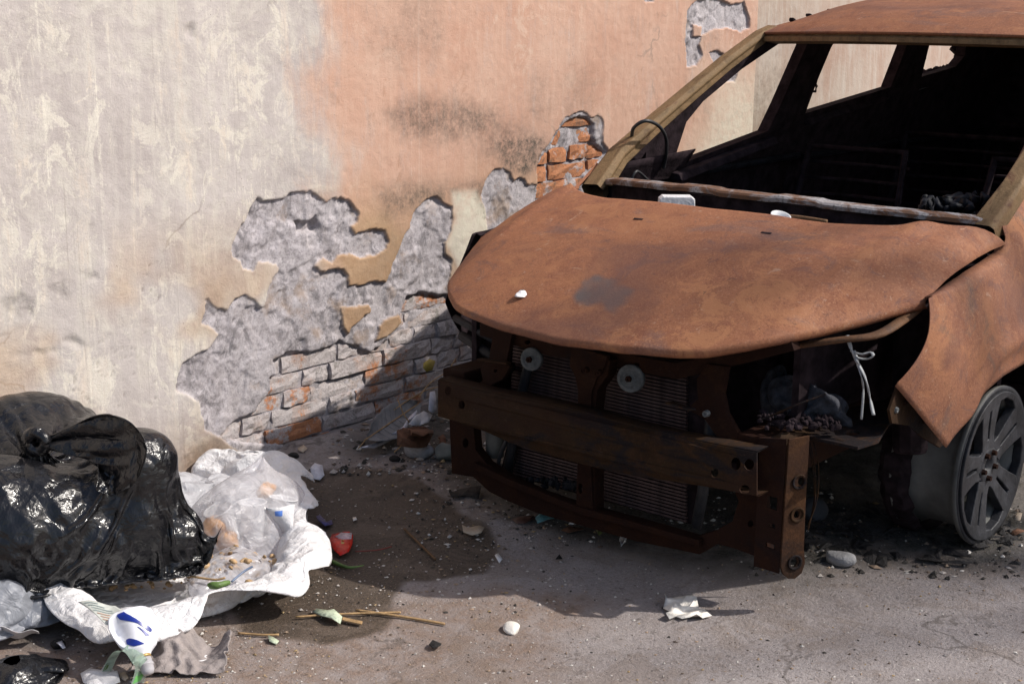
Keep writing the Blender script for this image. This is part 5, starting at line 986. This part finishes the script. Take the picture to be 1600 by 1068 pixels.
# curled strip of green tape over it
stp = dense([gz(163, 1053, .006), gz(175, 1030, .035), gz(190, 1014, .085), gz(205, 1012, .085), gz(217, 1030, .07), gz(222, 1044, .04), gz(213, 1070, .006)], 40); wv_ = np.linspace(-.5, .5, 7)
tp = tag(obj('tape_strip', grid(np.array([[stp[i] + (rtv * .6 + fhv * .8) * w_ * (.030 + .012 * i / 40) + np.array([0, 0, .004]) * math.cos(w_ * 6 + i * .3) for w_ in wv_] for i in range(40)])), m_clear('green_tape', (0.42, 0.56, 0.47), .7, .3), None, True), 'pale green translucent strip curled over the bottle neck', 'packaging strip', None, 'thing')
obj('green_mark', grid(np.array([[stp[i] + (rtv * .6 + fhv * .8) * w_ * .030 + np.array([0, 0, .0035]) for w_ in np.linspace(-.3, .1, 4)] for i in range(2, 6)])), GRN, tp); obj('green_mark', grid(np.array([[stp[i] + (rtv * .6 + fhv * .8) * w_ * .030 + np.array([0, 0, .004]) for w_ in np.linspace(-.4, .4, 6)] for i in range(34, 39)])), flat('bright_green', (0.12, 0.36, 0.10), .5), tp)
for i in (11, 13): obj('ink_mark', grid(np.array([[stp[j] + (rtv * .6 + fhv * .8) * w_ * .030 + np.array([0, 0, .004]) for w_ in np.linspace(-.45, -.05, 4)] for j in (i, i + 1)])), INK, tp)
scrap('white_film', [(126, 1056), (140, 1046), (158, 1047), (163, 1042), (172, 1050), (184, 1056), (188, 1066), (170, 1072), (140, 1072), (130, 1066)], WHITE, 'flat torn white film on the ground left of the bottle cap', 'plastic scrap', .006, .010, 31)
scrap('brown_flake', [(187, 1053), (196, 1052), (201, 1060), (196, 1066), (188, 1060)], TANP, 'small tan flake lying beside the bottle cap', 'flake', .004, .004, 32)
# grey rag half under the sack rim
rg_ = np.zeros((26, 34, 3)); c = gz(285, 1010, .045)
for i in range(26):
    for j in range(34):
        u = j / 33 - .5; v = i / 25 - .5; rg_[i, j] = c + rtv * u * .20 + fhv * v * .13 + np.array([0, 0, .035 * math.cos(u * 8 + 1) * (v + .5) + .03 * (v + .5)])
rg_ = relax_free(rg_, False, 14, 1.3, [('h', lambda x, y: 0.004 + 0 * x)], 33, .003, -.8, 3)
o = cloth_obj('grey_rag', rg_, RAG, None, False, 1); m = o.modifiers.new('s', 'SOLIDIFY'); m.thickness = .002; tag(o, 'crumpled grey rag poking out under the front of the white sack', 'rag', None, 'thing')
scrap('paper_scrap', [(298, 1020), (325, 1018), (322, 1033), (300, 1034)], WHITE, 'square white paper piece under the grey rag', 'paper scrap', .004, .002, 34)
# bottom left: torn black film and a white wrapper
tb = thing('torn_black_film', tuple(gz(40, 1040, 0)), 'torn black plastic bag crumpled flat in the lower left corner', 'plastic bag')
c = gz(20, 1045, .03); o = blob('film_heap', (c[0], c[1], .03), (.09, .075, .035), BLK, None, None, None, 35, 1.25, 60, 28, None, .004, 26, .7, .2); o.parent = tb; o.matrix_parent_inverse = Matrix.Translation(-Vector(tb.location))
pf = dense([gz(40, 1035, .02), gz(65, 1040, .022), gz(90, 1042, .018), gz(108, 1044, .012)], 20)
obj('film_tongue', tube(pf, list(np.interp(np.linspace(0, 1, 20), [0, .3, .8, 1], [.04, .030, .022, .006])), 12, True, .42), BLK, tb, True)
ww = thing('snack_wrapper', tuple(gz(30, 1005, 0)), 'white wrapper with an orange spot and dark lettering behind the black film', 'wrapper')
wg = np.array([[np.array(gz(-6 + 68 * u, 1014 - 6 * u - 10 * (1 - v), .01)) * 1.0 + np.array([0, 0, .012 + .045 * v * (1 - .5 * u) + .006 * math.sin(u * 9)]) for v in np.linspace(0, 1, 14)] for u in np.linspace(0, 1, 14)])
obj('wrapper_film', grid(wg), WHITE, ww, True, solid=.001)
obj('orange_spot', grid(np.array([[on(wg, .36 + .24 * u, .72 + .2 * v + .05 * math.sin(u * 3), 0) + np.array([-.0012, -.0022, .001]) for v in np.linspace(0, 1, 5)] for u in np.linspace(0, 1, 8)])), ORG, ww)
for q in range(8):
    u0 = .12 + .075 * q
    if q == 4: continue
    for a_, b_, c_, d_ in (((0, .012, .1, .34), (.0, .05, .28, .34)) if q % 3 == 0 else ((.0, .05, .1, .16), (.03, .045, .1, .34)) if q % 3 == 1 else ((0, .045, .2, .26), (.01, .022, .1, .30))):
        obj('letter_stroke', grid(np.array([[on(wg, u0 + u, v, 0) + np.array([-.0012, -.0022, .001]) for v in np.linspace(c_, d_, 3)] for u in (u0 * 0 + a_, b_)])), INK, ww)
rock('soot_clump', 92, 1012, .022, SOOTM, 'small dark clump with a pale flake beside the torn black film', 'clump', 36)
scrap('pale_flake', [(88, 1004), (97, 1003), (103, 1012), (98, 1016), (92, 1010)], TISSUE, 'pale flake lying on the small dark clump', 'flake', .018, .006, 37)
scrap('blue_wrapper', [(-8, 965), (3, 962), (5, 985), (-8, 990)], flat('bright_blue', (0.03, 0.08, 0.42), .3), 'bright blue wrapper edge at the left border under the sack', 'wrapper', .02, .01, 38)
stick('dry_twig', [g0(2, 992), g0(20, 985), g0(38, 984)], .006, BAM, 'short dry stick in the shadow left of the sack', 'stick')
# red packet and small litter on the wet patch
rp = thing('red_packet', tuple(gz(533, 850, 0)), 'shiny red snack packet with a silver printed panel on the wet ground', 'packet')
scrap('packet_film', [(515, 850), (519, 842), (530, 833), (543, 832), (552, 840), (551, 856), (545, 866), (532, 870), (523, 866), (516, 858)], RED, z=.008, amp=.004, seed=41, parent=rp, dome=.014, res=4)
scrap('silver_panel', [(524, 846), (533, 837), (543, 834), (550, 841), (549, 853), (536, 853), (530, 849)], PINK, z=.0095, amp=.004, seed=41, parent=rp, dome=.0155, res=4)
scrap('barcode_label', [(521, 850), (529, 851), (528, 856), (521, 853)], WHITE, z=.012, amp=.001, seed=42, parent=rp, dome=.009, res=2)
for k_, pl_ in enumerate(([(532, 849), (538, 849), (538, 851), (534, 851), (534, 854), (538, 854), (538, 856), (532, 856)], [(540, 849), (542, 849), (542, 856), (540, 856)], [(544, 849), (549, 850), (548, 856), (543, 856)])): scrap('letter', pl_, YEL if k_ < 2 else PINK, z=.0125, amp=.001, seed=43, parent=rp, dome=.0155, res=2)
scrap('red_tab', [(535, 836), (541, 833), (547, 838), (545, 842), (538, 842)], RED, z=.011, amp=.003, seed=44, parent=rp, dome=.0155, res=2)
scrap('violet_wrapper', [(494, 812), (500, 809), (510, 814), (518, 812), (520, 820), (508, 825), (498, 820)], BLUEW, 'small violet foil wrapper beside the sack on the wet ground', 'wrapper', .006, .012, 45)
scrap('tissue_wad', [(482, 737), (492, 732), (504, 733), (507, 742), (500, 749), (488, 747)], TISSUE, 'crumpled pale tissue beyond the sack near the wall shadow', 'tissue', .008, .018, 46, 4)
rock('black_lump', 459, 726, .022, SOOTM, 'small black lump beside the top corner of the sack', 'lump', 47)
scrap('brown_chip', [(466, 715), (475, 713), (481, 716), (474, 720), (467, 719)], TANP, 'tan chip at the foot of the wall beside the black lump', 'chip', .006, .008, 48)
stick('leaf_blade', [g0(500, 868), g0(520, 878), g0(545, 886), g0(569, 883)], [.003, .004, .005, .0055, .006, .006, .006, .0055, .005, .005, .004, .004, .003, .002, .002, .001], GRN, 'long green leaf blade beside the red packet', 'leaf')
stick('bamboo_stick', [g0(556, 953), g0(625, 963), g0(695, 974)], .0035, BAM, 'long thin bamboo stick pointing right on the sunlit ground', 'stick', 'thin sticks on the ground')
stick('bamboo_stick', [g0(462, 965), g0(530, 960), g0(610, 957), g0(626, 957)], .003, BAM, 'thin bamboo stick passing under the pale green wrapper', 'stick', 'thin sticks on the ground')
stick('bamboo_stick', [g0(372, 990), g0(410, 993), g0(436, 993)], .003, BAM, 'short bamboo stick near the front rim of the sack', 'stick', 'thin sticks on the ground')
stick('dark_twig', [g0(632, 827), g0(655, 850), g0(680, 874)], .004, BAMD, 'dark brown twig lying across the wet patch', 'twig')
stick('thin_straw', [g0(612, 855), g0(590, 860), g0(555, 862)], .002, flat('dull_red', (0.20, 0.04, 0.03), .6), 'thin dull red strand right of the red packet', 'strand')
o = obj('ice_cream_stick', (lambda a, b, s: hexa([a - s, b - s, b + s, a + s, a - s + [0, 0, .003], b - s + [0, 0, .003], b + s + [0, 0, .003], a + s + [0, 0, .003]]))(g0(535, 968, .006), g0(566, 975, .006), np.array([fhv[0], fhv[1], 0]) * .009), BAM, None, bevel=.001); tag(o, 'flat wooden ice cream stick beside the pale green wrapper', 'stick', None, 'thing')
scrap('green_wrapper', [(489, 959), (494, 953), (512, 953), (522, 960), (535, 968), (532, 975), (518, 974), (502, 966)], GRNW, 'crumpled pale green and white wrapper below the sack corner', 'wrapper', .006, .016, 51, 4)
scrap('green_flake', [(419, 998), (428, 997), (436, 1003), (432, 1008), (421, 1006)], GRNW, 'small pale green flake in front of the sack', 'flake', .004, .006, 52)
scrap('foam_tray_piece', [(1036, 950), (1040, 944), (1038, 938), (1046, 936), (1052, 938), (1060, 933), (1072, 936), (1080, 934), (1088, 941), (1092, 950), (1100, 953), (1112, 962), (1098, 964), (1088, 968), (1078, 963), (1066, 967), (1056, 962), (1046, 968), (1040, 964), (1046, 957)], STYRO, 'torn white foam tray piece on the sunlit concrete', 'foam scrap', .004, .014, 53, 5, freq=62)
rock('white_pebble', 800, 984, .032, STYRO, 'smooth white foam lump on the sunlit ground', 'foam lump', 54, (1, .7, .42))
scrap('tan_paper_wad', [(722, 829), (730, 825), (748, 826), (757, 828), (752, 834), (738, 838), (724, 836)], TANP, 'crumpled tan paper at the edge of the wet patch', 'paper scrap', .006, .012, 55, 4)
scrap('teal_wrapper', [(836, 815), (848, 808), (868, 806), (878, 810), (876, 819), (858, 817), (840, 820)], TEAL, 'faded teal wrapper under the front of the car', 'wrapper', .008, .014, 56, 4)
scrap('brown_wrapper', [(800, 816), (815, 810), (832, 810), (836, 816), (820, 821), (806, 820)], flat('brown_film', (0.07, 0.03, 0.022), .5), 'dark brown wrapper left of the teal wrapper', 'wrapper', .006, .010, 57)
scrap('twisted_paper', [(963, 833), (966, 827), (972, 829), (974, 838), (979, 848), (976, 858), (970, 862), (967, 850), (970, 842)], WHITE, 'twisted white paper scrap in front of the bumper crossmember', 'paper scrap', .008, .016, 58, 4)
scrap('rusty_flake', [(876, 832), (890, 826), (912, 829), (908, 834), (888, 836)], RSCR, 'rust brown flake in front of the crossmember', 'flake', .004, .006, 59)
scrap('white_flake', [(888, 824), (893, 817), (899, 820), (896, 825)], WHITE, 'tiny white scrap above the rust brown flake', 'flake', .006, .008, 60)
scrap('green_bottle_top', [(931, 834), (938, 831), (941, 837), (936, 841)], flat('olive', (0.14, 0.15, 0.05), .5), 'small olive scrap left of the twisted paper', 'scrap', .006, .006, 61)
scrap('curled_white_tab', [(773, 871), (778, 869), (785, 876), (780, 879)], WHITE, 'small curled white tab on the dark ground', 'scrap', .006, .008, 62)
scrap('black_shred', [(868, 874), (874, 870), (879, 872), (874, 878), (868, 877)], SOOTM, 'small black shred on the shaded ground before the car', 'shred', .005, .008, 63); scrap('black_shred', [(670, 1010), (676, 1004), (690, 1006), (688, 1013), (676, 1015)], SOOTM, 'small black shred on the sunlit ground below the bamboo stick', 'shred', .005, .010, 64)
scrap('black_shred', [(700, 778), (715, 770), (735, 774), (752, 776), (748, 786), (725, 782), (706, 783)], SOOTM, 'long black shred at the left end of the crossmember', 'shred', .006, .016, 65); scrap('white_chip', [(551, 811), (556, 810), (558, 814), (552, 816)], STYRO, 'white pea sized chip right of the violet wrapper', 'chip', .005, .004, 66)
rock('river_stone', 1312, 884, .048, STONE, 'rounded grey stone on the ground before the front wheel', 'stone', 71, (1, .75, .5)); rock('river_stone', 1268, 815, .055, flat('dark_stone', (0.05, 0.05, 0.055), .9), 'dark round stone in shadow behind the crash bracket', 'stone', 72, (.9, .8, .8))
# leaf, foil, rubble and rusty scrap at the foot of the wall beside the bumper
def ym(px, py): return wy(px, py, 3.60 - .22 * max(0, min(1, (py - 612) / 75)))
lf = thing('dry_leaf', tuple(ym(608, 655)), 'large dry grey leaf leaning on the bricks beside the bumper', 'leaf')
a_ = np.array(ym(572, 684)); b_ = np.array(ym(652, 630)); LP = np.zeros((24, 15, 3)); ld = b_ - a_; lw = np.array(ym(590, 640)) - np.array(ym(612, 676))
for i in range(24):
    s = i / 23; wd = math.sin(math.pi * (s * .94 + .04)) ** .75 * .62
    for j in range(15): t = j / 14 * 2 - 1; LP[i, j] = a_ + ld * s + lw * t * wd + np.array([0, -.03, .01]) * (abs(t) ** 1.5) * .6 + np.array([0, -.004, 0]) * math.sin(s * 46 + abs(t) * 5)
obj('blade', grid(LP), LEAFD, lf, True, solid=.001); obj('midrib', tube([a_ + ld * s + np.array([0, -.006, 0]) for s in np.linspace(-.05, 1.0, 8)], .0028, 5), BAM, lf)
for k in range(9):
    for sg in (-1, 1): s = .1 + k * .09; e = min(1, .85); q = LP[min(23, int(23 * (s + .10))), 7 + sg * 6] + np.array([0, -.004, 0]); obj('vein', tube([a_ + ld * s + np.array([0, -.005, 0]), q], .0011, 4), LEAFD, lf)
def ys(name, px, Y0, Y1, mt, label, cat, seed, amp=.01):
    ymin = min(p[1] for p in px); ymax = max(p[1] for p in px); pts = [wy(x, y, Y1 + (Y0 - Y1) * (y - ymin) / (ymax - ymin + .01)) for x, y in px]; c = np.mean(pts, 0); n_ = Vector(np.cross(pts[len(px) // 3] - pts[0], pts[2 * len(px) // 3] - pts[0])).normalized(); ux = Vector(pts[1] - pts[0]).normalized(); M_ = frame(c, ux, n_.cross(ux)); Mi = M_.inverted()
    v_, f_ = plate_vf([tuple((Mi @ Vector(p)).xy) for p in pts], [], .0015, None, None, 3); v_ = [M_ @ Vector((p.x, p.y, p.z + amp * (abs(fbm(p.x * 40, p.y * 40, 2, seed)) * 2))) for p in v_]
    o = obj(name, (v_, f_), mt, None, True); tag(o, label, cat, None, 'thing'); return o
ys('foil_strip', [(566, 698), (600, 686), (630, 666), (640, 655), (652, 640), (656, 646), (640, 668), (612, 688), (585, 700)], 3.36, 3.42, FOIL, 'shiny silver foil strip slanting over the dry leaf', 'foil', 81, .016); ys('white_card', [(641, 660), (650, 648), (664, 640), (678, 646), (672, 658), (656, 664)], 3.34, 3.38, WHITE, 'white crumpled card under the bumper end', 'card', 82, .014)
ys('grey_slate', [(672, 612), (680, 610), (683, 640), (676, 645), (670, 640)], 3.36, 3.4, TISSUE, 'narrow pale grey sliver standing beside the bumper end', 'sliver', 83, .004)
for i, (pl_, lab) in enumerate((([(620, 672), (640, 662), (668, 664), (680, 672), (670, 692), (645, 694), (625, 688)], 'rust brown sheet metal scrap under the foil strip'), ([(688, 676), (696, 672), (700, 690), (698, 704), (690, 700)], 'upright rusty metal scrap beside the bumper foot'), ([(640, 668), (676, 668), (678, 674), (644, 675)], 'thin rusty strip lying on the metal scrap'))): ys('rusty_scrap', pl_, 3.2, 3.3, RSCR, lab, 'metal scrap', 84 + i, .02)
rock('rubble_stone', 655, 718, .055, STONE, 'angular grey rubble stone left of the bumper foot', 'stone', 91, (1.1, .7, .6)); rock('rubble_stone', 697, 722, .05, flat('green_grey_stone', (0.16, 0.17, 0.16), .9), 'dark grey rubble stone against the bumper foot', 'stone', 92, (.8, .8, .8))
rock('rubble_stone', 618, 726, .022, SOOTM, 'small black rubble stone left of the angular stone', 'stone', 93)
for k, (pts, lab) in enumerate((([(560, 700, 3.4), (610, 645, 3.5), (660, 612, 3.55), (688, 604, 3.5)], 'long dry straw rising over the leaf to the bumper'), ([(622, 625, 3.45), (630, 645, 3.42), (640, 660, 3.4)], 'short dry straw in front of the leaf'), ([(655, 620, 3.5), (672, 598, 3.55), (700, 580, 3.55)], 'bent dry straw above the bumper end'), ([(616, 706, 3.3), (625, 698, 3.3), (630, 692, 3.3)], 'short dry straw beside the black rubble stone'), ([(690, 600, 3.45), (705, 572, 3.5), (712, 560, 3.5)], 'upright dry straw beside the left lamp opening'))): stick('dry_straw', [wy(*q) for q in pts], .0022, BAM, lab, 'straw', 'dry straws at the wall foot')
ys('yellow_leaf', [(664, 566), (672, 560), (682, 563), (676, 578), (668, 580), (663, 574)], 3.38, 3.4, YLEAF, 'curled yellow leaf above the bumper end', 'leaf', 95)
# on the car
for c_, r_, sd_ in ((wx(1252, 612, 3.22), (.045, .075, .06), 61), (wx(1300, 630, 3.26), (.04, .05, .045), 62), (wx(1215, 600, 3.26), (.03, .03, .07), 63)):
    o = blob('melted_plastic', c_, r_, ASH, None, None, None, sd_, 1.32, 48, 26, None, .3, 20, .6, -.2); o.parent = car; o.matrix_parent_inverse = Matrix.Translation(-Vector(car.location))
p = hood_at(817, 463); wb = blob('paper_ball', p + np.array([0, 0, .012]), (.018, .014, .011), WHITE, 'small white paper ball lying on the rusty hood', 'paper ball', None, 96, 1.2, 24, 12, None, float(p[2]) + .002, 10, .7, .1)
p = gz(1051, 320, .93); wl = thing('white_tub', (p[0], p[1], .822), 'white plastic block in the recess behind the hood', 'plastic tub')
obj('tub_body', plate_vf([(-.056, -.04), (.056, -.04), (.050, .062), (.042, .068), (-.042, .068), (-.050, .062)], [], .05, frame((p[0] + .02, p[1], .885), (math.sin(TH), -math.cos(TH), 0), (0, 0, 1)), None, None, .004), WHITE, wl)
p = gz(1217, 338, .935); rg = tag(obj('plastic_ring', lathe([(0, .024), (.05, .030), (.05, .026), (0, .020)], p - np.array([.01, 0, .04]), (-.15, -.35, 1), 28, True), CUP, None, True), 'grey plastic cup rim sticking out behind the hood edge', 'plastic cup', None, 'thing')
stick('brown_stick', [gz(1180, 339, .93), gz(1235, 338, .935), gz(1292, 346, .93)], .006, BAMD, 'brown stick lying in the recess behind the hood', 'stick')
stick('cable_loop', dense([(4.02, 2.99, .98), wy(984, 220, 2.98), wy(990, 200, 2.94), wy(1008, 189, 2.90), wy(1028, 196, 2.89), wy(1040, 214, 2.91), wy(1041, 240, 2.95), wy(1037, 262, 2.98)], 24), .0065, flat('black_rubber', (0.03, 0.03, 0.032), .45), 'black cable looped over the far windscreen pillar', 'cable', None, 8)
stick('cable_loop', dense([wy(985, 284, 2.93), wy(992, 270, 2.92), wy(1000, 270, 2.92), (4.2, 2.92, .89)], 14), .005, flat('black_rubber2', (0.03, 0.03, 0.032), .45), 'short black cable hoop at the foot of the far windscreen pillar', 'cable', None, 8)
TIE = flat('grey_strap', (0.27, 0.28, 0.29), .6, 0, .3, 60, .2); X_ = 3.16
ct_ = thing('strap_tie', tuple(wx(1335, 555, X_)), 'frayed grey strap knotted on the lamp bar', 'strap')
for pts, r in (([(1324, 524), (1330, 545), (1337, 562)], .006), ([(1330, 548), (1345, 553), (1360, 550), (1364, 556), (1352, 561), (1336, 557)], .005), ([(1336, 557), (1345, 585), (1349, 610), (1346, 655)], .0035), ([(1336, 560), (1352, 590), (1360, 625), (1365, 648)], .005), ([(1334, 548), (1340, 565), (1342, 572)], .006)): obj('strap_end' if r != .005 else 'strap_loop', tube(dense([wx(x, y, X_ - .01 * (i % 2)) for i, (x, y) in enumerate(pts)], 14), r, 5, True, .45), TIE, ct_, True)
scrap('bark_chip', [(1582, 806), (1590, 800), (1597, 806), (1594, 814), (1585, 812)], TANP, 'pale bark chip beside the front wheel', 'chip', .02, .01, 97); scrap('bark_chip', [(1576, 830), (1590, 826), (1604, 832), (1598, 838), (1582, 838)], RSCR, 'brown bark chip right of the front wheel foot', 'chip', .006, .012, 98)
# a bare tree out of the picture on the street side; its limbs throw the soft streaks over hood, wing and ground
tr = thing('street_tree', (11.4, -9.0, 0), 'bare limbed street tree out of the picture on the sunny side', 'tree')
TT = Vector((11.4, -9.0, 7.5)); BARK = flat('bark', (0.10, 0.075, 0.055), .9, 0, .3, 12, .5)
obj('trunk', tube(dense([(11.4, -9.0, -.1), (11.35, -9.0, 2.5), (11.45, -8.95, 5.0), TT, (11.3, -9.1, 10.5)], 24), list(np.linspace(.26, .05, 24)), 12), BARK, tr, True)
def limb(A, B, t, r):
    A = Vector(A) + SUN * t; B = Vector(B) + SUN * t; d = (B - A).normalized(); P = dense([A - d * .3, A.lerp(B, .33), A.lerp(B, .66) + Vector((0, 0, .05)), B + d * .5, (B + d * 2).lerp(TT, .5), TT], 40)
    obj('limb', tube(P, list(np.interp(np.linspace(0, 1, 40), [0, .1, .5, 1], [.004, r * .6, r, .12])), 8), BARK, tr, True); rs_ = np.random.RandomState(int(r * 1e4))
    for q in range(6):
        p = P[rs_.randint(3, 26)]; e = rs_.normal(0, 1, 3) * [.35, .35, .3]; obj('twig', tube([p, p + e * .5 + rs_.normal(0, .04, 3), p + e], [.012, .008, .003], 5), BARK, tr)
limb(gz(1120, 1032), gz(1600, 985), 16, .045); limb(hood_at(1000, 445), hood_at(1400, 310), 12, .026); limb(hood_at(1010, 490), hood_at(1420, 425), 12, .024); limb(gz(1290, 930), gz(1600, 900), 24, .10)
# crumbs, grit and burnt flakes strewn on the ground
rs = np.random.RandomState(77); VV = []; FF = []; CC = []
pal = [(.42, .38, .35), (.30, .22, .16), (.05, .045, .04), (.12, .09, .07), (.55, .52, .48), (.33, .24, .13)]
oct_v = np.array([(1, 0, 0), (-1, 0, 0), (0, 1, 0), (0, -1, 0), (0, 0, 1), (0, 0, -1)], float); oct_f = [(0, 2, 4), (2, 1, 4), (1, 3, 4), (3, 0, 4), (2, 0, 5), (1, 2, 5), (3, 1, 5), (0, 3, 5)]
def crumbs(n, fn, rmin, rmax, wts):
    for _ in range(n):
        x, y = fn(); 
        if y > 3.6 or (1.25 < x < 2.2 and y > 3.0): continue
        r = rmin + (rmax - rmin) * rs.rand() ** 3; s = rs.uniform(.5, 1.4, 3) * r; s[2] *= .6; k = len(VV); a = rs.rand() * 6.28; ca, sa = math.cos(a), math.sin(a); z = float(gh(np.array(x), np.array(y))); c = pal[rs.choice(len(pal), p=wts)]
        jit = rs.uniform(.7, 1.3, 6)
        for v, j in zip(oct_v, jit): q = v * s * j; VV.append((x + q[0] * ca - q[1] * sa, y + q[0] * sa + q[1] * ca, z + q[2] + s[2] * .4)); CC.append(c)
        FF.extend([(i + k, j + k, l + k) for i, j, l in oct_f])
def pxf(x0, x1, y0, y1):
    def f(): p = gz(rs.uniform(x0, x1), rs.uniform(y0, y1)); return p[0], p[1]
    return f
crumbs(2600, pxf(0, 1600, 880, 1075), .0012, .005, [.35, .25, .12, .12, .1, .06]); crumbs(1300, pxf(470, 900, 720, 960), .001, .006, [.3, .2, .15, .1, .17, .08]); crumbs(1500, pxf(640, 1300, 720, 860), .0015, .010, [.15, .1, .4, .2, .1, .05])
crumbs(600, pxf(1180, 1610, 790, 905), .002, .013, [.08, .07, .55, .2, .06, .04]); crumbs(700, pxf(520, 760, 660, 745), .002, .014, [.2, .15, .35, .15, .1, .05]); crumbs(500, pxf(100, 520, 985, 1070), .001, .006, [.2, .25, .05, .1, .2, .2])
me = bpy.data.meshes.new('grit'); me.from_pydata(VV, [], FF); me.update(); vcol(me, 'gc', np.array(CC))
k = Mt('grit', .9, 0, .2); a = k.n('Attribute'); a.attribute_name = 'gc'; k.col(a.outputs['Color']); tag(link('grit', me, k.m, None, False), 'loose grit, crumbs and burnt flakes strewn on the ground', 'grit', None, 'stuff')
# burnt leaves of paper and tyre flakes under the wheel
fl = []
for _ in range(90):
    px, py = rs.uniform(1180, 1600), rs.uniform(800, 880)
    c = g0(px, py, .004 + .01 * rs.rand()); a = rs.rand() * 6; L = rs.uniform(.01, .045); w_ = rs.uniform(.006, .02); d = np.array([math.cos(a), math.sin(a), rs.uniform(-.15, .3)]) * L; e = np.array([-math.sin(a), math.cos(a), rs.uniform(-.2, .3)]) * w_
    fl.append(([c - d - e, c + d - e * .5, c + d * .9 + e, c - d * .6 + e, c + np.array([0, 0, .008])], [(0, 1, 4), (1, 2, 4), (2, 3, 4), (3, 0, 4)]))
tag(obj('burnt_flakes', join(*fl), SOOTM), 'black burnt tyre flakes under the front wheel', 'debris', None, 'stuff')
